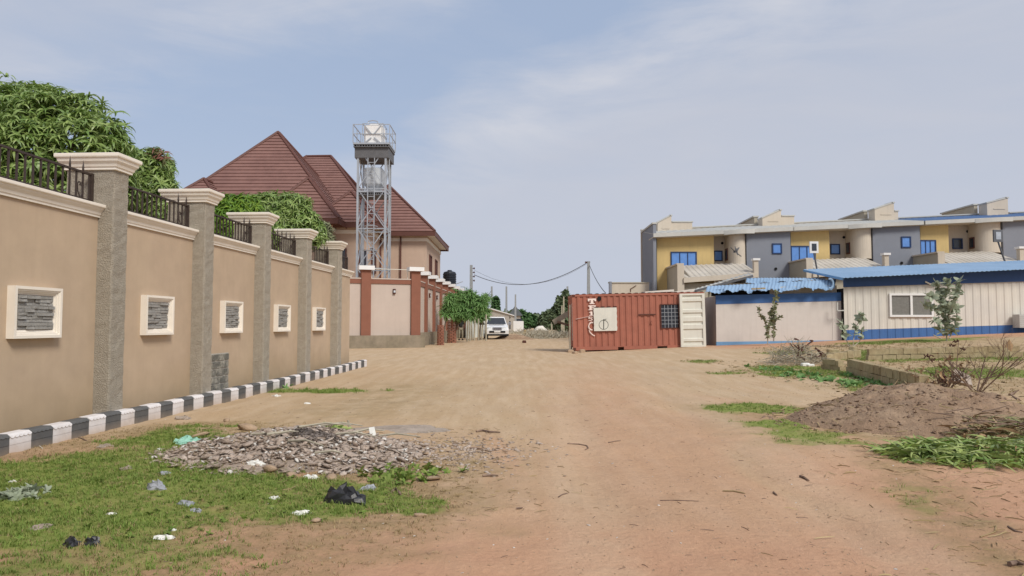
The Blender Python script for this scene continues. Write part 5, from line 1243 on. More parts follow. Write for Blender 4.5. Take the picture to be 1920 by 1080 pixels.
def crown_points(lobes, n, rmin=.72, zmin=-9, seed=0, squash=1.0):
    g = np.random.default_rng(seed); L_ = np.array(lobes, float); w = L_[:,3]**2; w = w/w.sum(); out = []
    nl = g.choice(len(L_), n*3, p=w); d = g.normal(size=(n*3, 3)); d /= np.linalg.norm(d, axis=1)[:, None]
    rad = L_[nl,3]*(rmin+(1.04-rmin)*g.random(n*3)**.6+np.where(g.random(n*3) < .18, g.random(n*3)*.22, 0)); p = L_[nl,:3]+d*rad[:, None]*np.array([1,1,squash])
    ok = p[:,2] > zmin
    for i in range(len(L_)):
        ins = (np.linalg.norm((p-L_[i,:3])/np.array([1,1,squash]), axis=1) < L_[i,3]*rmin*.97) & (nl != i); ok &= ~ins
    p = p[ok][:n]; d = d[ok][:n]; return p, d
def orient(d, tilt=.5, seed=0):
    """rotation matrices whose z axis leans towards d"""
    g = np.random.default_rng(seed); z = d*tilt+np.array([0,0,1.])*(1-tilt)+g.normal(size=d.shape)*.12; z /= np.linalg.norm(z, axis=1)[:, None]
    a = g.normal(size=d.shape); x = np.cross(a, z); x /= np.linalg.norm(x, axis=1)[:, None]; y = np.cross(z, x)
    return np.stack([x, y, z], -1)
def tree(name, label, lobes, n, m, temps, base, tr, sc=(.8,1.2), group=None, zmin=-9, cat='tree', parts=0, tilt=.55, rmin=.72, seed=1, limbs=True, squash=1.0):
    t = thing(name, label, cat, base, 0, group); g = np.random.default_rng(seed)
    p, d = crown_points(lobes, n, rmin, zmin, seed, squash); Mx = orient(d, tilt, seed); s = g.uniform(*sc, len(p))
    o_ = np.array(base)
    if parts:
        order = np.argsort(p[:,1])[:parts*2][::2]; mask = np.ones(len(p), bool)
        mes = []
        for V, Fq in temps: me = tri_mesh('leaf_cluster', V, Fq); me.materials.append(m); mes.append(me)
        for i in order:
            mask[i] = False; o = bpy.data.objects.new('leaf_cluster', mes[int(g.integers(len(mes)))]); COL.objects.link(o); o.parent = t
            mt = Matrix([[*(Mx[i,r]*s[i]), p[i,r]-o_[r]] for r in range(3)]+[[0,0,0,1]]); o.matrix_local = mt
        p, Mx, s = p[mask], Mx[mask], s[mask]
    c = link('crown', scatter('crown', temps, p-o_, Mx, s), t, m)
    b = MB(); L0 = np.array(lobes)
    top = Vector(L0[:, :3].mean(0)); bs = Vector(base); fork = bs.lerp(top, .45)
    b.tube([bs-Vector((0,0,.1)), bs.lerp(fork,.5)+Vector((tr*.3,0,0)), fork], [tr*1.25, tr, tr*.8], 8)
    b.build('trunk', M['bark'], t)
    if limbs:
        b = MB()
        for i, l in enumerate(lobes):
            q = Vector(l[:3]); mid = fork.lerp(q, .5)+Vector((0,0,-.1*l[3])); b.tube([fork, mid, q], [tr*.6, tr*.4, tr*.12], 6)
        b.build('limbs', M['bark'], t)
    return t
def lob(px, py, rpx, D, dd=0):
    q = at(px, py, D+dd); return (q.x, q.y, q.z, rpx/F*D)
# mango trees behind the tan wall
D = 12.2
tree('mango_tree', 'large dense mango tree behind the nearest stretch of tan wall, far left', [lob(95,262,88,D), lob(165,285,72,D,-.3), lob(5,255,92,D,.3), lob(60,320,88,D,-.5), lob(-90,265,110,D), lob(190,345,55,D,-.2), lob(-20,360,90,D,-.6), lob(120,370,70,D,-.4), lob(205,300,38,D,.2), lob(150,215,40,D,.2), lob(70,200,42,D,.3), lob(0,195,40,D,.4)],
     2500, M['leaf'], MANGO, (at(60,700,D).x, D, 0), .12, (.75,1.15), 'mango trees behind the tan wall', parts=150, seed=11, tilt=.45)
D = 13.6
tree('mango_tree', 'smaller mango tree with reddish young leaves between first and second grey pillars', [lob(283,318,36,D), lob(290,362,38,D,-.2), lob(262,350,40,D,.2), lob(250,310,26,D,.2), lob(300,395,36,D,-.1), lob(260,400,40,D)],
     700, M['leaf'], MANGO, (at(275,700,D).x, D, 0), .07, (.7,1.05), 'mango trees behind the tan wall', parts=50, seed=12)
g0_ = thing('young_mango_shoot', 'reddish drooping shoot of young leaves above the second mango crown', 'plant', at(298, 300, 13.4), 0)
p = np.array([tuple(at(x, y, 13.3)) for x, y in ((300,292),(306,288),(295,285),(288,283),(309,298),(283,292),(302,302))]); dd_ = RNG.normal(size=p.shape); dd_ /= np.linalg.norm(dd_, axis=1)[:, None]
r0 = np.array(root_loc(g0_)); link('leaves', scatter('leaves', MANGO, p-r0, orient(dd_, .4, 3), np.full(len(p), .75)), g0_, M['leafred'])
b = MB(); b.tube([at(290,330,13.5), at(293,300,13.4), at(299,290,13.3)], .012, 5); b.build('stem', M['bark'], g0_)
D = 17.0
tree('mango_tree', 'yellow green young mango tree between second and third grey pillars', [lob(432,402,34,D), lob(460,395,26,D), lob(440,430,40,D,-.2), lob(410,420,34,D), lob(470,430,30,D)],
     900, M['leafyoung'], MANGO, (at(440,700,D).x, D, 0), .06, (.7,1.05), 'mango trees behind the tan wall', parts=0, seed=13)
D = 19.5
tree('mango_tree', 'round dark green mango tree behind the third and fourth grey pillars', [lob(505,400,32,D), lob(545,402,36,D), lob(480,395,26,D), lob(570,425,28,D), lob(525,430,42,D,-.2), lob(585,436,22,D)],
     1500, M['leaf'], MANGO, (at(530,700,D).x, D, 0), .09, (.8,1.2), 'mango trees behind the tan wall', seed=14)
D = 21.5
tree('mango_tree', 'sparse olive mango sapling behind the fifth pillar before the pink house', [lob(603,430,17,D), lob(598,452,20,D), lob(612,445,12,D)],
     130, M['leafolive'], MANGO, (at(600,700,D).x, D, 0), .04, (.8,1.1), 'mango trees behind the tan wall', seed=15, rmin=.4)

# feathery roadside trees with brick guards
def guarded(px, D, w, h, lobes, n, lab, seed, trunk=True):
    q = at(px, 640, D); g = gz(q.x, D)
    t = tree('feathery_tree', lab, lobes, n, M['leafferny'], FERN, (q.x, D, g), .07, (.6,1.0), 'feathery trees along the pink wall', seed=seed, tilt=.35, rmin=.5)
    return q.x, g
def guard(x, g, D, w, h, lab):
    t = thing('brick_tree_guard', lab, 'tree guard', (x, D, g), 0, 'brick tree guards'); rr = random.Random(int(D*10)); rows = int(h/.10)
    n = 6; b0 = MB(); bw_ = 2*w*math.sin(math.pi/n)
    br = MB(); br.cbox(-bw_*.47, bw_*.47, -.04, .04, 0, .085, .008); bm_ = br.mesh('brick'); bm_.materials.append(M['brickred'])
    for r_ in range(rows):
        for k in range(n):
            a = 2*math.pi*(k+.5*(r_ % 2))/n+rr.uniform(-.05,.05); s = 1-.12*r_/rows
            inst('brick', bm_, t, (w*s*math.cos(a), w*s*math.sin(a), r_*.10), (0, 0, a+math.pi/2), (s, 1, 1))
x1_, g1_ = guarded(826, 43, .2, 1.3, [lob(843,575,9,43.5), lob(838,588,8,43.5), lob(846,562,7,43.5)], 70, 'leftmost feathery green tree, thin, over the slim brick guard', 21)
guard(x1_, g1_, 43, .17, 1.25, 'slim round red brick tree guard, nearest along the pink wall')
x2_, g2_ = guarded(847, 47.5, .3, 1.3, [lob(870,564,15,47.5), lob(848,577,11,47.5,-.3), lob(886,562,12,47.5,.3), lob(898,574,10,47.5), lob(862,586,13,47.5,-.4), lob(880,588,11,47.5,-.2), lob(845,562,7,47.5), lob(858,550,6,47.5), lob(906,562,6,47.5), lob(836,580,6,47.5), lob(878,549,5,47.5)], 520, 'large spreading feathery green tree drooping over the wide brick guard', 22)
guard(x2_, g2_, 47.5, .26, 1.5, 'wide red brick tree guard under the large feathery tree')
x3_, g3_ = guarded(898, 54, .2, 1.3, [lob(902,572,12,54), lob(908,588,10,54), lob(895,592,10,54), lob(910,560,7,54)], 220, 'right hand feathery tree beside the white pickup', 23)
for i, (px, D, h, lean) in enumerate(((876,50,1.75,.02),(881,51,1.9,-.02),(889,52.5,1.7,.03),(897,53,1.6,0),(903,54,1.5,.05),(911.5,52,1.9,.0),(885,53.5,1.8,-.03))):
    q = at(px, 640, D); g = gz(q.x, D); b = MB(); b.tube([(0,0,-.1),(lean,0,h*.5),(lean*2,0,h)], [.07,.06,.055], 7); o = b.build('stake', M['postwood']); o.location = (q.x, D, g)
    props(o, ['leftmost pale stake right of the person','tall leaning pale stake under the feathery tree','pale stake in the middle of the row under the tree','short pale stake near the right end of the row','lowest leaning stake close to the pickup','pale stake directly left of the white pickup','thin stake behind the row under the feathery tree'][i], 'stake', 'wooden stakes under the feathery trees')
# thin grey tree beyond: cypress and far trees
D = 92; q = at(929, 600, D)
tree('cypress_tree', 'slim dark pointed tree above the wall behind the pickup', [lob(929,598,6,D), lob(929,588,5.5,D), lob(929.5,578,4.5,D), lob(930,569,3,D), lob(930,562,2,D)], 500, M['leafdark'], CLUMP, (q.x, D, 0), .12, (.8,1.2), seed=31, rmin=.2, limbs=False)
D = 112; tree('far_tree', 'small grey tree right of the second pole behind the pickup', [lob(945,592,5,D), lob(942,596,5,D)], 200, M['leafdusty'], CLUMP, (at(944,610,D).x, D, 0), .15, (.8,1.2), 'trees at the end of the road', seed=32, rmin=.2)
D = 128
tree('far_tree', 'wide dark green spreading tree left of the white sand heap', [lob(975,596,13,D), lob(988,599,12,D), lob(997,601,8,D), lob(966,602,12,D), lob(982,606,12,D), lob(1003,605,5,D), lob(976,590,7,D)], 1800, M['leafdark'], CLUMP, (at(980,612,D).x, D, 0), .3, (1.2,2.0), 'trees at the end of the road', seed=33, rmin=.3, squash=.8)
D = 125
tree('far_tree', 'dusty olive tree just right of the white sand heap', [lob(1024,600,11,D), lob(1035,595,13,D), lob(1020,606,7,D), lob(1042,602,12,D), lob(1032,608,10,D)], 1300, M['leafdusty'], CLUMP, (at(1033,612,D).x, D, 0), .3, (1.2,2.0), 'trees at the end of the road', seed=34, rmin=.3)
D = 80
tree('broad_bush_tree', 'tall loose tree with coin shaped leaves left of the red container', [lob(1056,577,15,D), lob(1048,592,14,D), lob(1066,583,18,D), lob(1058,603,20,D), lob(1050,562,6,D), lob(1060,552,6,D), lob(1071,565,9,D), lob(1046,572,5,D), lob(1072,600,14,D)], 1300, M['leafdusty'], rosettes(4, 5, .42, .36, (-.3,1.2), (.2,.8), 15, (.5,1,1,.8,.3)), (at(1060,620,D).x, D, gz(8,D)), .15, (.6,1.1), seed=35, rmin=.35)
tree('far_tree', 'bare-topped bush directly behind the left end of the red container', [lob(1082,590,14,60), lob(1090,600,14,60)], 250, M['leafdusty'], CLUMP, (at(1085,620,60).x, 60, gz(5,60)), .1, (.5,.9), seed=36, rmin=.3)
# far wood to close the horizon
p = []; g = np.random.default_rng(5)
for i in range(5200):
    a = g.uniform(-.95, .95); d = g.uniform(190, 330); p.append((d*math.sin(a), d*math.cos(a), g.uniform(0, 3.2+2.0*fbm(np.array([a*22]), np.array([1.]), 2, 4)[0])))
p = np.array(p); o = link('far_wood', scatter('far_wood', CLUMP, p, orient(g.normal(size=p.shape), .3, 6), g.uniform(3.5, 6, len(p))), None, M['leafdusty']); props(o, 'low belt of dusty trees along the horizon', None, None, 'stuff')

# ------------------------------------------------------------ twiggy brush heaps (generic)
def twig_heap(name, lab, cx, cy, rx, ry, h, n, m, seed, cat='brush pile', r=.006, ln=(.2,.6), zfun=None):
    r_ = random.Random(seed); b = MB()
    for _ in range(n):
        a = r_.uniform(0, 6.28); q = math.sqrt(r_.random()); x, y = cx+rx*q*math.cos(a), cy+ry*q*math.sin(a); z0 = float(surf(x, y)); z = z0+r_.uniform(0, h)*(1-q*q)
        L_ = r_.uniform(*ln); az = r_.uniform(0, 6.28); el = r_.uniform(-.2, .8); d = Vector((math.cos(az)*math.cos(el), math.sin(az)*math.cos(el), math.sin(el)))
        p0 = Vector((x, y, z)); p1 = p0+d*L_*.5+Vector((0,0,r_.uniform(-.04,.05))); p2 = p1+(d+Vector((r_.uniform(-.5,.5), r_.uniform(-.5,.5), r_.uniform(-.3,.3)))).normalized()*L_*.5
        p1.z = max(p1.z, z0+.005); p2.z = max(p2.z, z0+.005); b.tube([p0, p1, p2], [r*r_.uniform(.7,1.6), r, r*.4], 4, False)
    t = thing(name, lab, cat, (cx, cy, float(surf(cx, cy)))); o = b.build('twigs', M[m], t); o['kind'] = 'stuff'; return t
for i, (px, py, rx, ry, h, n, lab) in enumerate(((1035,622,5.5,4,.9,500,'long low dry brush pile left of the red container'),(1003,617,2.6,3,.8,300,'dry brush pile below the white sand heap'),(975,620,3,2,.8,150,'dry brush pile at the left side of the road end'))):
    D = (62, 95, 88)[i]; q = at(px, py, D); twig_heap('brush_pile', lab, q.x, D, rx*.5 if i == 0 else rx, ry, h*(.4 if i == 0 else .5), n*2 if i == 0 else n, 'postwood', 50+i, r=.02, ln=(.3,.9))
q = on(962, 636); o = mound('dirt_heap', q.x, q.y, 1.9, 1.2, .42, M['soil'], 8); props(o, 'low reddish dirt heap in front of the white pickup', 'dirt heap')
q = on(983, 643); b = MB(); b.cbox(-.13,.13,-.1,.1,-.03,.17,.04); o = b.build('rock', M['rustdark']); o.location = q; props(o, 'small dark rock on the road right of the dirt heap', 'rock')
q = on(984, 629); b = MB(); b.cbox(-.3,.3,-.2,.2,-.03,.35,.08); b.cbox(-.1,.15,-.1,.1,.34,.6,.04); o = b.build('rock', M['sandcrete']); o.location = q; props(o, 'stacked pale rocks at the road edge beside far brush', 'rock')

# ------------------------------------------------------------ block foundation walls at the right
def block_wall(lab, p0, p1, courses, hh=.22, L_=.45, th=.2, seed=1, gaps=(), ztop=None):
    p0, p1 = Vector(p0), Vector(p1); d = (p1-p0); n = max(1, int(d.length/L_)); d = d.normalized(); ang = math.atan2(d.y, d.x)
    t = thing('block_wall', lab, 'wall', p0, 0, 'unfinished block footings'); r_ = random.Random(seed)
    mes = []
    for v in range(3):
        b = MB(); rr_ = random.Random(v+seed); q = lambda a: a+rr_.uniform(-.012,.012)
        b.hexa([(q(.006),q(-th/2),.004),(q(L_-.006),q(-th/2),.004),(q(L_-.006),q(th/2),.004),(q(.006),q(th/2),.004),(q(.006),q(-th/2),hh-.008+rr_.uniform(-.01,.0)),(q(L_-.006),q(-th/2),hh-.008+rr_.uniform(-.01,0)),(q(L_-.006),q(th/2),hh-.008),(q(.006),q(th/2),hh-.008)]); me = b.mesh('block'); me.materials.append(M['sandcrete']); mes.append(me)
    for c in range(courses):
        for i in range(n):
            if (c, i) in gaps: continue
            q = d*(L_*(i+.5*(c % 2))); g = (p1.z-p0.z)*(i/n)
            if c % 2 and i == n-1: continue
            inst('block', mes[r_.randrange(3)], t, (q.x, q.y, c*hh+g-.03+r_.uniform(-.004,.004)), (r_.uniform(-.02,.02), r_.uniform(-.01,.01), ang+r_.uniform(-.012,.012)))
    b = MB(); x0, x1 = 0.05, n*L_-.1; c_, s_ = math.cos(ang), math.sin(ang)
    for c in range(courses):
        z = c*hh-.035; vs = [(c_*x-s_*y, s_*x+c_*y, zz+(p1.z-p0.z)*x/(p1-p0).length) for zz in (z, z+hh-.02) for x, y in ((x0,-th*.42),(x1,-th*.42),(x1,th*.42),(x0,th*.42))]; b.hexa(vs)
    b.build('mortar_core', M['sandcrete'], t, True); return t
def G(px, py): return on(px, py)
a, c = G(1592, 699), G(1735, 741)
block_wall('long two course sandcrete block footing running away from the dry bush', c, a, 2, .215, seed=2)
a2 = G(1545, 692); block_wall('short single block footing at the far end of the long block wall', a2, (a.x+.05, a.y+.1, a.z), 2, .17, .42, seed=3)
a, c = G(1625, 675), G(1935, 668); block_wall('long low block footing farther back, behind the dry bush', a, (c.x, c.y, c.z), 2, .20, seed=4, gaps=((1,0),(1,9)))
a, c = G(1545, 678), G(1618, 668); block_wall('broken block footing with gaps behind the short single block one', (a.x,a.y,a.z), c, 1, .28, .42, seed=5, gaps=((0,2),))
for i, (px, py) in enumerate(((1562,664),(1600,661),(1590,672))):
    q = on(px, py); b = MB(); b.cbox(-.2,.2,-.1,.1,-.02,.18+.03*i,.03); o = b.build('block', M['sandcrete']); o.location = q; o.rotation_euler = (0,.1*i,i*.8); props(o, ['loose block tipped behind the broken footing','loose block near the small grey green bush','loose block lying flat between the footings'][i], 'block')

# ------------------------------------------------------------ soil mound, cut leaves
mc = on(1690, 800); MX, MY = 6.0, 10.3
MP = (5.9, 10.4, 2.0, 1.6, .56)
o = mound('soil_mound', *MP[:4], MP[4], M['soil'], 14, n=110, rough=.28); props(o, 'brown soil mound strewn with twigs behind the green leaf pile', 'soil mound')
g = np.random.default_rng(77); n = 1500; a = g.uniform(0, 6.28, n); rr_ = np.sqrt(g.random(n))*1.12; x = MP[0]+MP[2]*rr_*np.cos(a); y = MP[1]+MP[3]*rr_*np.sin(a)
def rock_templates(k, seed, flat=.6, n=7):
    out = []; r_ = np.random.default_rng(seed)
    for _ in range(k):
        V = [];
        for j, (zz, ra) in enumerate(((-.5, .55), (-.1, 1), (.3, .85), (.55, .35))):
            for i in range(6):
                t = 2*math.pi*(i+.5*(j % 2))/6; q = ra*r_.uniform(.5, 1.3); V.append((q*math.cos(t), q*math.sin(t)*.8, (zz+r_.uniform(-.12,.12))*flat))
        Fq = [(j*6+i, j*6+(i+1) % 6, (j+1)*6+(i+1) % 6, (j+1)*6+i) for j in range(3) for i in range(6)]
        Fq += [(18,19,20,21),(18,21,22,23),(3,2,1,0),(5,4,3,0)]
        out.append((np.array(V), np.array(Fq)))
    return out
ROCK = rock_templates(7, 4, .5); FLAT = rock_templates(7, 9, .24)
z = heap_z(*MP, 14, x, y, .28)
o = link('soil_clods', scatter('soil_clods', ROCK, np.stack([x, y, z], 1), rot_mats(g.uniform(0,.6,n), g.uniform(0,.6,n), g.uniform(0,6.28,n)), g.uniform(.008,.035,n)**1.0), None, M['clod']); props(o, 'crumbs and clods of earth over the soil mound', None, None, 'stuff')
STICK = [strip_template([(0, 0, r, 1, q)], .07, (.8,1,1,.7)) for r, q in ((.2,.4),(.6,.9),(-.5,.3),(.3,1.4))]
def sticks(name, lab, x, y, z, sc, m, seed, kind='stuff', thick=1, tilt=.3):
    g = np.random.default_rng(seed); n = len(x)
    o = link(name, scatter(name, STICK, np.stack([x, y, z], 1), rot_mats(g.uniform(-tilt,tilt,n), g.uniform(-tilt,tilt,n), g.uniform(0,6.28,n)), np.stack([sc, sc*thick, sc], 1)), None, m); props(o, lab, None, None, kind); return o
n = 700; a = g.uniform(0, 6.28, n); rr_ = np.sqrt(g.random(n))*1.2; x = MP[0]+.2+MP[2]*rr_*np.cos(a); y = MP[1]+MP[3]*rr_*np.sin(a)
sticks('mound_twigs', 'dry sticks and straws on the soil mound', x, y, heap_z(*MP, 14, x, y, .28)+.012, g.uniform(.04,.22,n), M['straw'], 3)
# pile of cut leaves: rounded low heap
LP = [(5.05,7.55,1.15,.62,.11),(6.1,7.5,1.2,.8,.13),(6.3,8.6,.9,.75,.22),(4.45,7.75,.5,.38,.07)]
def pile_z(x, y):
    z = heap_z(*MP, 14, x, y, .28)
    for cx, cy, rx, ry, h in LP:
        r = np.hypot((x-cx)/rx, (y-cy)/ry); z = np.maximum(z, surf(x, y)+h*np.clip(1-r**2, 0, 1))
    return z
LEAFT = [strip_template([(0, e, dr, .24, q)], .026, (.3,1,.95,.6,.06)) for e, dr, q in ((.3,.6,.2),(.1,.5,.8),(.5,1.1,-.3),(0,-.3,.4),(.2,.9,1.2))]
t = thing('cut_leaf_pile', 'pile of freshly cut long green leaves at the right roadside', 'leaf pile', (5.4, 8.2, 0))
def leaf_pts(n, which, seed, spread=1.0):
    g = np.random.default_rng(seed); k = g.choice(which, n); L_ = np.array(LP); a = g.uniform(0, 6.28, n); q = np.sqrt(g.random(n))*spread
    x = L_[k,0]+L_[k,2]*q*np.cos(a); y = L_[k,1]+L_[k,3]*q*np.sin(a); z = pile_z(x, y)+g.uniform(-.02,.035,n); return x, y, z, g
mes = []
for V, Fq in LEAFT: me = tri_mesh('leaf', V, Fq); me.materials.append(M['cutleaf']); mes.append(me)
x, y, z, g = leaf_pts(280, [0,0,1,3,1], 5, .97)
for i in range(280): inst('leaf', mes[i % 5], t, (x[i]-5.4, y[i]-8.2, z[i]+.02), (g.uniform(-.4,.4), g.uniform(-.15,.45), g.uniform(0,6.28)), (g.uniform(.8,1.35),)*3)
def leaf_mass(n, which, seed, m, lab, name, parent=None, spread=1.0, s=(.7,1.3)):
    x, y, z, g = leaf_pts(n, which, seed, spread); off = np.array([5.4,8.2,0]) if parent else 0
    o = link(name, scatter(name, LEAFT, np.stack([x, y, z], 1)-off, rot_mats(g.uniform(-.5,.5,n), g.uniform(-.25,.5,n), g.uniform(0,6.28,n)), g.uniform(*s, n)), parent, m); o['kind'] = 'stuff'; 
    if not parent: props(o, lab)
    return o
leaf_mass(2600, [0,0,1,1,3], 6, M['cutleaf'], None, 'leaf_mass', t)
t2 = thing('wilting_leaf_pile', 'brown and olive wilting leaves heaped behind the fresh green leaf pile', 'leaf pile', (5.4, 8.2, 0))
leaf_mass(900, [2,1,2], 7, M['witherleaf'], None, 'olive_leaves', t2, 1.05); leaf_mass(650, [2,2,1], 8, M['dryleaf'], None, 'dry_leaves', t2, 1.1)
b = MB()
r_ = random.Random(3)
for _ in range(26):
    x, y = 5.6+r_.random()*1.3, 8.2+r_.random()*1.4; z = float(pile_z(np.array(x), np.array(y)))+.03; a = r_.uniform(-.5,.5)+r_.choice((0,3.14)); L_ = r_.uniform(.2,.55)
    b = MB(); b.tube([(x,y,z),(x+L_*.5*math.cos(a),y+L_*.5*math.sin(a),z+.03),(x+L_*math.cos(a),y+L_*math.sin(a),z+r_.uniform(-.02,.08))], [.009,.008,.004], 5, False); b.build('branch', M['twig'], t2)
# ------------------------------------------------------------ dry bush and debris at the right
def branchy(t, base, h, n, m, seed, spread=.5, r0=.022, levels=4, name='branches', bend=.2, rise=1.0):
    r_ = random.Random(seed); b = MB(); tips = []
    def grow(p, d, L_, r, lv):
        k = 4; pts = [p]; q = Vector(p); dd = Vector(d)
        for i in range(k):
            dd = (dd+Vector((r_.gauss(0,bend), r_.gauss(0,bend), r_.gauss(.05,bend*.5)))*.6).normalized(); q = q+dd*L_/k; pts.append(Vector(q))
        b.tube(pts, [r*(1-.55*i/k) for i in range(k+1)], 4, False)
        if lv > 0:
            for j in range(r_.choice((2,2,3))):
                s = r_.uniform(.35,1); i = min(k, max(1, int(s*k))); nd_ = (dd+Vector((r_.gauss(0,.65), r_.gauss(0,.65), r_.gauss(.15,.35)))).normalized(); grow(pts[i], nd_, L_*r_.uniform(.5,.8), r*.5, lv-1)
        else: tips.append(q)
    for i in range(n):
        a = 2*math.pi*i/n+r_.uniform(-.4,.4); d = Vector((math.cos(a)*spread, math.sin(a)*spread, rise)).normalized(); grow(Vector(base), d, h*r_.uniform(.35,.55), r0, levels)
    b.build(name, M[m], t); return tips
q = on(1832, 744); DBX = q.x; t = thing('dry_bush', 'leafless dry bush with thin forking branches at the right roadside', 'bush', q)
tips = branchy(t, q, 1.95, 6, 'twig', 21, .55, .020, 4)
lp = at(1893, 648, q.y-.1); b = MB(); b.add([lp+Vector((0,0,.12)), lp+Vector((.09,.02,0)), lp+Vector((.03,0,-.12)), lp+Vector((-.07,.03,-.02))], [(0,1,2),(0,2,3)]); b.tube([lp+Vector((0,0,.12)), lp+Vector((-.2,.05,-.25)), Vector((DBX+.45, q.y, .75))], .006, 4); b.build('dead_leaf', M['dryleaf'], t)
q2 = on(1772, 740)
t = thing('uprooted_stump', 'tangle of uprooted dead branches and roots at the end of the block footing', 'dead branches', q2)
tips = branchy(t, q2, .95, 7, 'twig', 33, .9, .03, 3, bend=.35)
b = MB(); r_ = random.Random(5)
for (px, py, s, z) in ((1745,728,.16,.1),(1762,735,.18,.06),(1742,668,.07,.55),(1748,676,.05,.5),(1795,640,.05,.9),(1785,648,.04,.85),(1805,655,.04,.82),(1780,712,.2,.12),(1812,738,.2,.04),(1826,741,.14,.03)):
    c_ = at(px, py, q2.y-.1); b = MB()
    for _ in range(9):
        v = c_+Vector((r_.uniform(-s,s), r_.uniform(-s,s)*.6, r_.uniform(-s,s)*.5)); d_ = Vector((r_.uniform(-1,1), r_.uniform(-1,1), r_.uniform(-.5,.8)))*s*.8; b.tube([v, v+d_*.6+Vector((0,0,.01)), v+d_*1.2], [.014,.012,.004], 4, False)
    b.build('root_clump', M['rustdark'], t)['kind'] = 'stuff'
p_ = np.array([(v.x, v.y, v.z) for v in tips if v.x < DBX+.4][:70]); g = np.random.default_rng(2)
o = link('dead_leaves', scatter('dead_leaves', rosettes(3, 3, .10, .05, seed=40), p_-np.array(q2), orient(g.normal(size=p_.shape), .5, 2), g.uniform(.5,1,len(p_))), t, M['dryleaf'])
c_ = on(1805, 738); t = thing('broken_slab', 'pale broken concrete slab leaning inside the dead branches', 'slab', c_); b = MB(); z0 = c_.z
b.hexa([at(1782,712,c_.y),at(1822,722,c_.y),at(1825,728,c_.y+.3),at(1785,718,c_.y+.3),at(1790,690,c_.y+.3),at(1818,704,c_.y+.3),at(1820,706,c_.y+.4),at(1792,692,c_.y+.4)]); b.build('slab', M['cementgrey'], t)
for i, (px, py, L_) in enumerate(((1893,742,.35),(1910,752,.3),(1600,748,.1),(1900,775,.5))):
    q = on(px, py); b = MB(); a = .5+i*.9; b.tube([(0,0,.02),(L_*.5*math.cos(a),L_*.5*math.sin(a),.05),(L_*math.cos(a),L_*math.sin(a),.10)], [.03,.022,.008], 5); o = b.build('dead_stick', M['twig']); o.location = (q.x,q.y,float(surf(q.x,q.y))); props(o, ['dead curled stick on the ground right of the dry bush','upright dead stick nearest the right edge below the dry bush','tiny stick behind the soil mound','long dark stick above the wilting leaves'][i], 'stick')
# dusty weeds heap at far end of footing
q = on(1500, 683); twig_heap('brush_pile', 'grey brush pile with dead leaves and scraps left of the block footings', q.x, q.y+.3, .85, .7, .72, 330, 'postwood', 61, r=.008, ln=(.2,.6))
b = MB(); r_ = random.Random(8)
for _ in range(16):
    v = Vector((q.x+r_.uniform(-.1,.65), q.y+r_.uniform(-.1,.4), q.z+r_.uniform(.25,.75))); b.tube([v, v+Vector((r_.uniform(-.15,.15),0,r_.uniform(-.15,.15))), v+Vector((r_.uniform(-.25,.25),0,r_.uniform(-.25,.2)))], [.02,.03,.008], 5)
o = b.build('dark_branches', M['rustdark']); props(o, 'dark knotted dead branches on top of the grey brush pile', 'dead branches')
q = on(1512, 686); b = MB(); b.cbox(-.16,.10,-.08,.08,0,.09,.03); b.cbox(-.02,.2,-.14,-.02,0,.06,.02); o = b.build('scrap', M['bagwhite']); o.location = q; props(o, 'white scraps at the foot of the grey brush pile', 'scrap')

# ------------------------------------------------------------ milkweed shrubs with big grey green leaves
def milkweed(lab, stems, D, seed, sc=1.0, temps=OVAL, m='leafgrey', r=.02, step=.13):
    sc = sc*1.2
    """stems: lists of (px, py) from the ground up"""
    q0 = stems[0][0]; base = at(q0[0], q0[1], D); base.z = gz(base.x, D); t = thing('milkweed_shrub', lab, 'shrub', base, 0, 'grey green shrubs before the cabins'); r_ = random.Random(seed)
    b = MB(); P3 = []
    for st in stems:
        pts = [at(px, py, D+r_.uniform(-.15,.15)) for px, py in st]; pts[0].z = min(pts[0].z, gz(pts[0].x, D)) if st is stems[0] else pts[0].z
        b.tube(pts, [r*(1-.6*i/len(pts)) for i in range(len(pts))], 5)
        tot = 0
        for a, c in zip(pts, pts[1:]):
            L_ = (c-a).length; k = max(1, int(L_/(step*1.0)))
            for i in range(k): P3.append(a.lerp(c, (i+.5)/max(1, k)))
        P3.append(pts[-1])
    b.build('stem', M['postwood'], t)
    n_s = len(P3); lowcut = base.z+.3
    P3 = [p for p in P3 if p.z > lowcut]; p_ = np.array([tuple(v) for v in P3]); g = np.random.default_rng(seed); ori = orient(g.normal(size=p_.shape), .35, seed); s = g.uniform(.75,1.15,len(p_))*sc
    o_ = np.array(base)
    for i in range(len(p_)):
        V, Fq = temps[i % len(temps)]
        if i < len(temps): me = tri_mesh('leaf_cluster', V, Fq); me.materials.append(M[m]); milk_me[(id(temps), i)] = me
        me = milk_me[(id(temps), i % len(temps))]
        o = bpy.data.objects.new('leaf_cluster', me); COL.objects.link(o); o.parent = t
        o.matrix_local = Matrix([[*(ori[i,r_2]*s[i]), p_[i,r_2]-o_[r_2]] for r_2 in range(3)]+[[0,0,0,1]])
    return t
milk_me = {}
milkweed('thin leafy shrub growing against the smooth white cabin wall', [[(1439,641),(1439,615),(1432,600),(1422,585),(1423,578)],[(1440,640),(1440,618),(1446,600),(1451,575),(1456,548)],[(1450,640),(1451,600),(1453,570)],[(1440,615),(1450,603),(1463,595)],[(1436,606),(1430,596)],[(1444,605),(1443,590),(1448,580)]], 31.5, 3, .85, OVALS, 'leafolive', .018, .10)
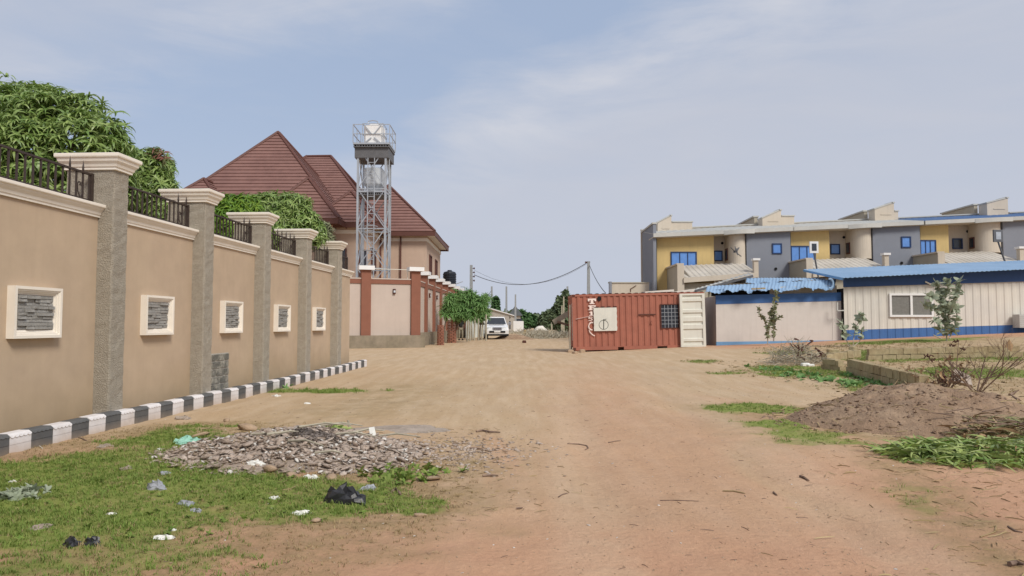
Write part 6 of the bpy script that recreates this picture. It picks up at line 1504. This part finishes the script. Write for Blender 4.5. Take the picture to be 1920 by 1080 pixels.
milkweed('small grey green shrub with stacked round leaves at the white corrugated cabin corner', [[(1600,655),(1600,640),(1604,615),(1612,600),(1614,590)],[(1596,652),(1585,635),(1580,612),(1580,604)],[(1600,650),(1612,640),(1616,622)],[(1596,655),(1588,645)],[(1602,655),(1612,650)]], 28, 4, .95, OVAL, 'leafgrey', .02, .14)
milkweed('tall grey green shrub with broad leaves in front of corrugated cabin window', [[(1775,637),(1774,600),(1768,570),(1762,548),(1758,530)],[(1774,605),(1785,575),(1793,550),(1800,528)],[(1772,590),(1758,580),(1742,576),(1733,572)],[(1768,572),(1752,560),(1742,555)],[(1776,625),(1790,612),(1794,590),(1790,575)],[(1770,630),(1760,615),(1755,600)],[(1772,560),(1778,545),(1776,528)],[(1780,635),(1786,620)],[(1765,635),(1750,628)]], 29, 5, 1.05, OVAL, 'leafgrey', .03, .13)
# ------------------------------------------------------------ rubble heap on the left verge
RH = [(-2.45,8.25,1.1,.95,.19),(-1.8,7.95,.85,.8,.15),(-3.05,8.0,.8,.75,.13),(-2.3,7.35,1.0,.5,.08),(-1.55,7.4,.55,.5,.09)]
def rub_z(x, y):
    z = surf(x, y)
    for i, (cx, cy, rx, ry, h) in enumerate(RH):
        r = np.hypot((x-cx)/rx, (y-cy)/ry); z = np.maximum(z, surf(x, y)-.02+(h+.02)*np.clip(1-r**2, 0, 1)*(.7+.6*fbm(x*3, y*3, 3, 6)))
    return z
xs = np.linspace(-4.1,-.3,150); ys = np.linspace(6.5,9.6,120); X_, Y_ = np.meshgrid(xs, ys); Zb = rub_z(X_, Y_); Zs = surf(X_, Y_)
Z_ = np.where(Zb > Zs+.004, Zb, Zs-.03)+.02*(fbm(X_*14, Y_*14, 3, 4)-.5)*(Zb > Zs+.004)
V = np.stack([X_, Y_, Z_], -1).reshape(-1, 3); nx = len(xs); i_ = (np.arange(len(ys)-1)[:, None]*nx+np.arange(nx-1)[None]).ravel()
rh = thing('rubble_heap', 'low heap of grey and pinkish rubble with burnt patch on left grass', 'rubble heap', (-2.2, 8, 0))
link('heap_bed', tri_mesh('heap_bed', V-np.array([-2.2,8,0]), np.stack([i_, i_+1, i_+1+nx, i_+nx], 1)), rh, M['rubblesoil'], True)
def rub_pts(n, seed, spread=1.0, which=None):
    g = np.random.default_rng(seed); k = g.choice(which or [0,0,0,1,1,2,2,3,4], n); L_ = np.array(RH); a = g.uniform(0, 6.28, n); q = np.sqrt(g.random(n))*spread
    x = L_[k,0]+L_[k,2]*q*np.cos(a); y = L_[k,1]+L_[k,3]*q*np.sin(a); 
    burnt = np.hypot((x+2.15)/.42, (y-8.05)/.35) < g.uniform(.5,1.1,n)
    x, y = x[~burnt], y[~burnt]; return x, y, rub_z(x, y), g
mes = []
for V, Fq in ROCK[:3]+FLAT[:5]: me = tri_mesh('stone', V, Fq); me.materials.append(M['rubble']); mes.append(me)
x, y, z, g = rub_pts(330, 2)
big = g.choice(len(x), min(len(x), 285), replace=False)
for i in big:
    s = .028+.055*g.random()**1.6; inst('stone', mes[int(g.integers(8))], rh, (x[i]+2.2, y[i]-8, z[i]+s*.25), (g.uniform(-.5,.5), g.uniform(-.5,.5), g.uniform(0,6.28)), (s*g.uniform(.8,1.5), s, s*g.uniform(.8,1.3)))
x, y, z, g = rub_pts(3300, 3, 1.12); n = len(x)
sc = .008+.034*g.random(n)**1.5; o = link('small_stones', scatter('small_stones', ROCK+FLAT, np.stack([x+2.2, y-8, z+sc*.3], 1), rot_mats(g.uniform(-.6,.6,n), g.uniform(-.6,.6,n), g.uniform(0,6.28,n)), np.stack([sc*g.uniform(.8,1.7,n), sc, sc], 1)), rh, M['rubble']); o['kind'] = 'stuff'
x, y, z, g = rub_pts(380, 4, 1.1); n = len(x); sc = g.uniform(.012,.04,n)
o = link('white_chips', scatter('white_chips', FLAT, np.stack([x+2.2, y-8, z+.02], 1), rot_mats(g.uniform(-.6,.6,n), g.uniform(-.6,.6,n), g.uniform(0,6.28,n)), sc), rh, M['rubblewhite']); o['kind'] = 'stuff'
g = np.random.default_rng(9); n = 900; x = -2.15+g.normal(0,.24,n); y = 8.08+g.normal(0,.17,n)
o = link('ash', scatter('ash', FLAT, np.stack([x+2.2, y-8, rub_z(x, y)+.008], 1), rot_mats(g.uniform(-.6,.6,n), g.uniform(-.6,.6,n), g.uniform(0,6.28,n)), g.uniform(.006,.03,n)), rh, M['ash']); o['kind'] = 'stuff'
b = MB(); r_ = random.Random(4)
for (px, py, L_, a) in ((700,832,.55,.1),(630,845,.5,-.3),(560,838,.6,.4),(500,850,.5,.2),(470,845,.6,-.2),(600,828,.5,.15),(540,858,.5,-.5),(660,838,.4,.6),(520,822,.5,.1),(590,868,.4,-.2)):
    q = on(px, py); z = float(rub_z(np.array(q.x), np.array(q.y)))+.03; b.tube([(q.x,q.y,z),(q.x+L_*.5*math.cos(a),q.y+L_*.5*math.sin(a),z+.03),(q.x+L_*math.cos(a),q.y+L_*math.sin(a),z-.01)], [.014,.012,.006], 5, False)
b.build('sticks', M['postwood'], rh)
# spilt cement patch and right scatter
q = on(760, 802); o = mound('cement_spill', q.x, q.y-.1, .95, .55, .04, M['cementgrey'], 20, rough=.9, sink=.02); props(o, 'smooth grey spill of dried cement behind the rubble heap', 'cement spill')
def pebble_field(name, lab, x, y, sc, m, seed, temps=None, zf=None):
    g = np.random.default_rng(seed); n = len(x); z = (zf or surf)(x, y)
    o = link(name, scatter(name, temps or ROCK, np.stack([x, y, z+sc*.15], 1), rot_mats(g.uniform(-.4,.4,n), g.uniform(-.4,.4,n), g.uniform(0,6.28,n)), np.stack([sc*g.uniform(.8,1.6,n), sc, sc], 1)), None, m); props(o, lab, None, None, 'stuff'); return o
g = np.random.default_rng(31); n = 900; x = g.normal(-.75,.5,n); y = g.normal(8.0,.55,n); pebble_field('rubble_crumbs', 'rubble crumbs spilling from the heap onto the road', x, y, g.uniform(.006,.03,n), M['rubble'], 5, ROCK+FLAT)
n = 4500; y = 3+g.random(n)**1.6*15; x = g.uniform(-.55,.62,n)*y+.3; pebble_field('gravel', 'fine grit and pebbles scattered on the dirt road', x, y, g.uniform(.002,.007,n)*(1+.06*y), M['buffstone'], 6)
n = 350; y = 3+g.random(n)**1.4*17; x = g.uniform(-.5,.6,n)*y; pebble_field('pale_grit', 'scattered pale chips on the dirt', x, y, g.uniform(.004,.012,n), M['rubblewhite'], 7, FLAT)
n = 900; x = g.uniform(6.5,14,n); y = g.uniform(12,24,n); pebble_field('plot_crumbs', 'stones and crumbs around the block footings', x, y, g.uniform(.01,.06,n), M['sandcrete'], 8, ROCK+FLAT)
# twigs and straw on the dirt
n = 650; y = 3+g.random(n)**1.3*15; x = g.uniform(-.6,.68,n)*y; sticks('straw_litter', 'straws and twigs scattered over the dirt', x, y, surf(x, y)+.006, g.uniform(.02,.09,n), M['twig'], 9, thick=.9, tilt=.12)
n = 700; y = g.uniform(4,9,n); x = 1.5+.32*y+g.normal(0,.6,n)+.5; sticks('verge_litter', 'dry stems along the right verge', x, y, surf(x, y)+.008, g.uniform(.03,.16,n), M['straw'], 10, thick=.6, tilt=.2)
n = 500; y = g.uniform(5.4,10,n); x = -.4+g.normal(0,.5,n)-.12*(y-6); sticks('edge_litter', 'dry stems along the edge of the left grass', x, y, surf(x, y)+.008, g.uniform(.03,.12,n), M['straw'], 11, thick=.7, tilt=.2)
# ------------------------------------------------------------ grass
def blade_templates(k, n, h, w, seed):
    r_ = random.Random(seed); out = []
    for _ in range(k):
        V = []; Fq = []
        for i in range(n):
            a = r_.uniform(0, 6.28); x0, y0 = r_.gauss(0,.018), r_.gauss(0,.018); L_ = h*r_.uniform(.5,1.2); ln = r_.uniform(.3,1.3); d = (math.cos(a), math.sin(a)); s = (-d[1]*w/2, d[0]*w/2); b0 = len(V)
            for t, ww in ((0,1),(.55,.85),(1,.12)):
                px, py, pz = x0+d[0]*L_*ln*t*t*.8, y0+d[1]*L_*ln*t*t*.8, L_*t*(1-.25*t*ln); V += [(px-s[0]*ww,py-s[1]*ww,pz),(px+s[0]*ww,py+s[1]*ww,pz)]
            Fq += [(b0,b0+1,b0+3,b0+2),(b0+2,b0+3,b0+5,b0+4)]
        out.append((np.array(V), np.array(Fq)))
    return out
TUFT = blade_templates(8, 7, .05, .006, 3)
def grass_field(name, lab, x0, x1, y0, y1, n, m, seed, gain=1.0, sc=(.5,1.3), chan=0, grow=0):
    g = np.random.default_rng(seed); x = g.uniform(x0, x1, n); y = g.uniform(y0, y1, n); mk = masks(x, y)[chan]; keep = (g.random(n) < np.clip(mk*gain, 0, 1)) & (mk > .22)
    x, y = x[keep], y[keep]; n = len(x); s = g.uniform(*sc, n)*(.6+.6*fbm(x*3, y*3, 3, 9))*(1+grow*(y-y0))
    z = np.maximum(surf(x, y), rub_z(x, y))-.004
    ok = (rub_z(x, y) < surf(x, y)+.02) if name == 'lawn_grass' else np.ones(n, bool); x, y, z, s = x[ok], y[ok], z[ok], s[ok]
    o = link(name, scatter(name, TUFT, np.stack([x, y, z], 1), rot_mats(np.zeros(len(x)), np.zeros(len(x)), g.uniform(0,6.28,len(x))), s), None, m); props(o, lab, None, None, 'stuff')
grass_field('lawn_grass', 'short green grass on the left verge', -6, -.4, 3.0, 10.2, 42000, M['grass'], 1, 1.0, (.3,1.15))
grass_field('lawn_straw', 'dry blades mixed in the left grass', -6, -.3, 3.2, 10.4, 16000, M['straw'], 2, .9, (.35,.8), 1)
grass_field('verge_grass', 'green weeds in patches on the right side', 3, 17, 5.5, 30, 60000, M['grass'], 4, 1.0, (.45,1.0), 0, .04)
grass_field('wall_grass', 'weeds along the kerb and far left verge', -6, -2, 11, 19, 7000, M['grass'], 5, 1.0, (.8,1.8))
grass_field('plot_straw', 'dry weeds between the block footings', 5, 17, 12, 30, 12000, M['straw'], 6, .7, (.8,1.6), 1, .02)
# broad leaved weeds
HERB = rosettes(5, 8, .07, .03, (.1,.9), (.4,1.0), 71, (.4,1,.9,.3))
def herb(name, lab, pts, sc, m, seed, cat='weed'):
    g = np.random.default_rng(seed); p_ = np.array(pts); p_[:,2] = np.maximum(surf(p_[:,0], p_[:,1]), rub_z(p_[:,0], p_[:,1]))+.01; o = link(name, scatter(name, HERB, p_, orient(g.normal(size=p_.shape), .2, seed), g.uniform(*sc, len(p_))), None, m); props(o, lab, cat); return o
def cluster(px, py, n, r, seed): 
    q = on(px, py); g = np.random.default_rng(seed); return [(q.x+g.normal(0,r), q.y+g.normal(0,r), 0) for _ in range(n)]
_g = np.random.default_rng(3); _x = _g.uniform(-5,-1,300); _y = _g.uniform(4.6,9.5,300); _k = (masks(_x, _y)[0] > .35) & (rub_z(_x, _y) < surf(_x, _y)+.02)
herb('lawn_herbs', 'small broad leaved herbs mixed through the left grass', [(a_, b_, 0) for a_, b_ in zip(_x[_k], _y[_k])], (.25,.6), M['grass'], 12)['kind'] = 'stuff'
herb('broadleaf_weed', 'pale broad leaved weed at the left edge of the grass', cluster(28, 930, 45, .13, 1), (.7,1.1), M['leafgrey'], 1)
herb('broadleaf_weed', 'leafy weed growing at the kerb by the vent blocks', cluster(416, 727, 30, .12, 2), (1.0,1.8), M['leafferny'], 2)
herb('broadleaf_weed', 'leafy weed on the kerb before the fourth pillar', cluster(515, 724, 30, .2, 3), (1.0,1.6), M['leafferny'], 3)
herb('broadleaf_weed', 'long narrow leafed weed on top of the rubble heap', [(a, b_, 0) for a, b_, _ in cluster(632, 822, 22, .08, 4)], (1.3,2.0), M['cutleaf'], 4)
herb('broadleaf_weed', 'green weed growing right of the rubble by the road edge', cluster(760, 890, 60, .22, 5), (.7,1.2), M['grass'], 5)['kind'] = 'stuff'
herb('broadleaf_weed', 'weeds along the foot of the long block footing', [p for k in range(9) for p in cluster(1600+k*14, 705+k*4, 9, .16, 60+k)], (1.2,2.2), M['leafferny'], 6)['kind'] = 'stuff'
herb('broadleaf_weed', 'weeds in front of the short end of the block footings', [p for k in range(9) for p in cluster(1440+k*22, 692+k*4, 9, .3, 80+k)], (1.2,2.2), M['leafferny'], 7)['kind'] = 'stuff'
# ------------------------------------------------------------ litter, each piece its own object
def crumple(name, lab, px, py, s, m, seed, cat, h=.5, grp=None, zadd=0):
    """crumpled bag or scrap: a folded, faceted shell resting on the ground"""
    r_ = random.Random(seed); b = MB(); nu, nv = 14, 6; vs = []
    for j in range(nv+1):
        t = j/nv; zz = h*math.sin(t*math.pi/2)**.8; rad = math.cos(t*math.pi/2)**.6
        for i in range(nu):
            a = 2*math.pi*i/nu; q = rad*(1+.28*math.sin(3*a+seed)+.22*r_.uniform(-1,1)); vs.append((s*q*math.cos(a)*1.25, s*q*math.sin(a)*.8, s*(zz*(1+.35*r_.uniform(-1,1))*(1+.3*math.sin(2*a+seed*2)))))
    b.add(vs, [(j*nu+i, j*nu+(i+1)%nu, (j+1)*nu+(i+1)%nu, (j+1)*nu+i) for j in range(nv) for i in range(nu)])
    q = on(px, py); o = b.build(name, M[m]); z = max(float(surf(q.x, q.y)), float(rub_z(np.array(q.x), np.array(q.y)))); o.location = (q.x, q.y, z-.005+zadd); o.rotation_euler = (0, 0, r_.uniform(-.6,.6)); props(o, lab, cat, grp); return o
bb = crumple('black_bag', 'crumpled black plastic bag lying at the right end of the grass', 650, 940, .12, 'bagblack', 3, 'plastic bag', .8)
crumple('grey_rag', 'small grey rag on the grass just above the black bag', 690, 918, .06, 'baggrey', 6, 'rag', .6)
crumple('charred_lump', 'charred black lump on the grass, left one of two', 134, 1022, .055, 'bagblack', 11, 'charred lump', .8, 'charred lumps on the grass')
crumple('charred_lump', 'charred black lump on the grass, right one of two', 171, 1023, .045, 'bagblack', 12, 'charred lump', .9, 'charred lumps on the grass')
crumple('teal_scrap', 'pale teal plastic scrap at the left end of the rubble', 350, 832, .11, 'bagteal', 14, 'scrap', .55)
crumple('grey_bag', 'round grey crumpled bag in the middle of the grass', 295, 918, .065, 'baggrey', 15, 'plastic bag', .9, 'grey bags on the grass')
crumple('grey_bag', 'flat grey bag on the grass right of the round one', 350, 945, .055, 'baggrey', 16, 'plastic bag', .5, 'grey bags on the grass')
crumple('grey_bag', 'small grey and white wrapper below the flat grey bag', 369, 957, .035, 'baggrey', 17, 'wrapper', .5, 'grey bags on the grass')
crumple('grey_bag', 'pale grey wrapper on the grass nearest the rubble', 307, 888, .05, 'baggrey', 18, 'wrapper', .4, 'grey bags on the grass')
wl = [(25,900,.035,'white scrap at the left edge of the grass'),(210,963,.03,'white scrap near the centre of the grass'),(310,1008,.05,'torn white paper near the bottom of the grass'),(325,992,.03,'small torn white paper above the larger torn one'),(512,933,.035,'white scrap left of the black bag'),
      (563,964,.05,'white stone-like scrap below the black bag'),(238,880,.06,'pale torn wrapper between kerb and grass'),(197,838,.06,'pale cloth scrap on the sand by the kerb'),(345,786,.09,'pale flat scrap on the sand before the third kerb pillar'),(518,743,.07,'white lump at the kerb foot before the fourth pillar'),
      (575,757,.05,'tiny white scrap on the sand beyond the rubble'),(75,990,.05,'pale flat piece of cardboard low on the left grass'),(430,838,.06,'white chip on the left part of the rubble'),(480,878,.07,'white lump on the front edge of the rubble'),(585,895,.06,'white knobbly lump on the right front edge of the rubble'),(300,843,.04,'small pale scrap left of the teal one')]
for i, (px, py, s, lab) in enumerate(wl): crumple('white_scrap', lab, px, py, s, 'bagwhite' if i not in (6,7,8,11) else 'cementgrey', 40+i, 'scrap', .45, 'pale scraps on the left verge')
sl_ = [(465,806,.20,.16,'large flat buff stone at the back left of rubble'),(545,895,.11,.10,'round buff stone on the front edge of the rubble'),(505,885,.12,.12,'broad buff stone in the grass before the rubble'),(375,818,.14,.10,'long buff stone at the left end of the rubble behind the teal scrap'),(620,900,.10,.09,'pinkish stone on the right front edge of the rubble'),
       (790,965,.07,.05,'small cream stone on the dirt right of the black bag'),(595,978,.08,.05,'brown flat stone at the bottom edge of the grass'),(810,900,.14,.06,'flat dirt clod at the right tip of the grass'),(730,850,.11,.12,'upright grey slab piece at the right end of rubble'),(425,790,.10,.07,'flat stone behind the left part of the rubble'),(810,852,.13,.05,'flat stone on the dirt right of the rubble')]
for i, (px, py, s, hh, lab) in enumerate(sl_):
    V, Fq = ROCK[i % len(ROCK)]; me = tri_mesh('stone', V, Fq); me.materials.append(M['buffstone'] if i != 8 else M['rubble']); q = on(px, py); z = max(float(surf(q.x, q.y)), float(rub_z(np.array(q.x), np.array(q.y))))
    o = inst('loose_stone', me, None, (q.x, q.y, z+hh*.2), (.1*i % .5, .15, i*1.3), (s*.8, s*.6, hh)); props(o, lab, 'stone')
# white tile, standing stick, wood
q = on(700, 842); b = MB(); b.hexa([(-.035,0,0),(.035,0,0),(.035,.012,0),(-.035,.012,0),(-.065,.06,.10),(-.005,.06,.11),(-.005,.072,.11),(-.065,.072,.10)]); o = b.build('white_tile', M['bagwhite']); o.location = (q.x, q.y, float(rub_z(np.array(q.x), np.array(q.y)))+.0); props(o, 'white rectangular tile piece standing in the rubble', 'tile')
q = on(655, 812); b = MB(); b.tube([(0,0,-.05),(.0,0,.07),(-.02,0,.16)], [.018,.018,.016], 6); o = b.build('upright_stick', M['postwood']); o.location = (q.x, q.y, float(rub_z(np.array(q.x), np.array(q.y)))); props(o, 'pale stick standing upright in the rubble', 'stick')
def groundstick(lab, p, r, m='twig', cat='twig'):
    b = MB(); pts = []
    for px, py in p:
        q = on(px, py); pts.append(Vector((q.x, q.y, float(surf(q.x, q.y))+r)))
    o0 = pts[0].copy(); b.tube([v-o0 for v in pts], [r*1.0]+[r]*(len(pts)-2)+[r*.5], 5); o = b.build('fallen_twig', M[m]); o.location = o0; props(o, lab, cat)
groundstick('curved reddish twig lying in the middle of the road', [(1064,830),(1085,829),(1100,831),(1103,836),(1097,839)], .007)
groundstick('short twig right of the curved one on the road', [(1141,829),(1152,827),(1164,826)], .007)
groundstick('straight thin twig low on the road', [(1238,940),(1270,941),(1310,942)], .004)
groundstick('curved twig on the road left of the straight one', [(1047,932),(1055,925),(1065,922)], .005)
groundstick('dark twig lump near the left bottom of the road', [(968,956),(974,956),(980,955)], .009)
groundstick('dark twisted leaf on the right half of the road', [(1500,896),(1508,899),(1517,904)], .012)
groundstick('small dark twig below the twisted leaf', [(1450,922),(1457,927)], .009)
groundstick('brown brush tuft on the road right of the rubble, upper one', [(893,811),(905,809),(918,812),(938,813)], .014)
groundstick('brown brush tuft on the road right of the rubble, middle one', [(880,843),(893,843),(906,845)], .014)
groundstick('brown brush tuft on the road right of the rubble, lower one', [(905,894),(920,893),(934,894)], .012)
groundstick('pale root showing on the road surface', [(1355,920),(1375,921),(1390,924),(1397,926)], .006, 'straw')
groundstick('dark curled stick at the bottom right corner', [(1890,990),(1905,1000),(1918,1002)], .007)
groundstick('dark clump of rootlets at the bottom right edge', [(1893,1062),(1905,1058),(1920,1062)], .016)
groundstick('pale loop of dry stem on the right verge', [(1838,1008),(1850,1004),(1866,998),(1868,990),(1855,992)], .005, 'straw')
groundstick('thin stick lying by the kerb on the sand', [(148,822),(156,826),(163,829)], .010)
groundstick('white straw by the kerb', [(74,838),(80,842)], .006, 'bagwhite', 'straw')
groundstick('pale bent stem in the grass left of the black bag', [(530,922),(545,918),(558,912)], .006, 'straw')
groundstick('twisted pale stem on the grass before the rubble', [(515,905),(530,908),(540,900)], .006, 'straw')
groundstick('dark dead plant at the right tip of the grass', [(735,925),(742,918),(748,925),(752,930)], .012)
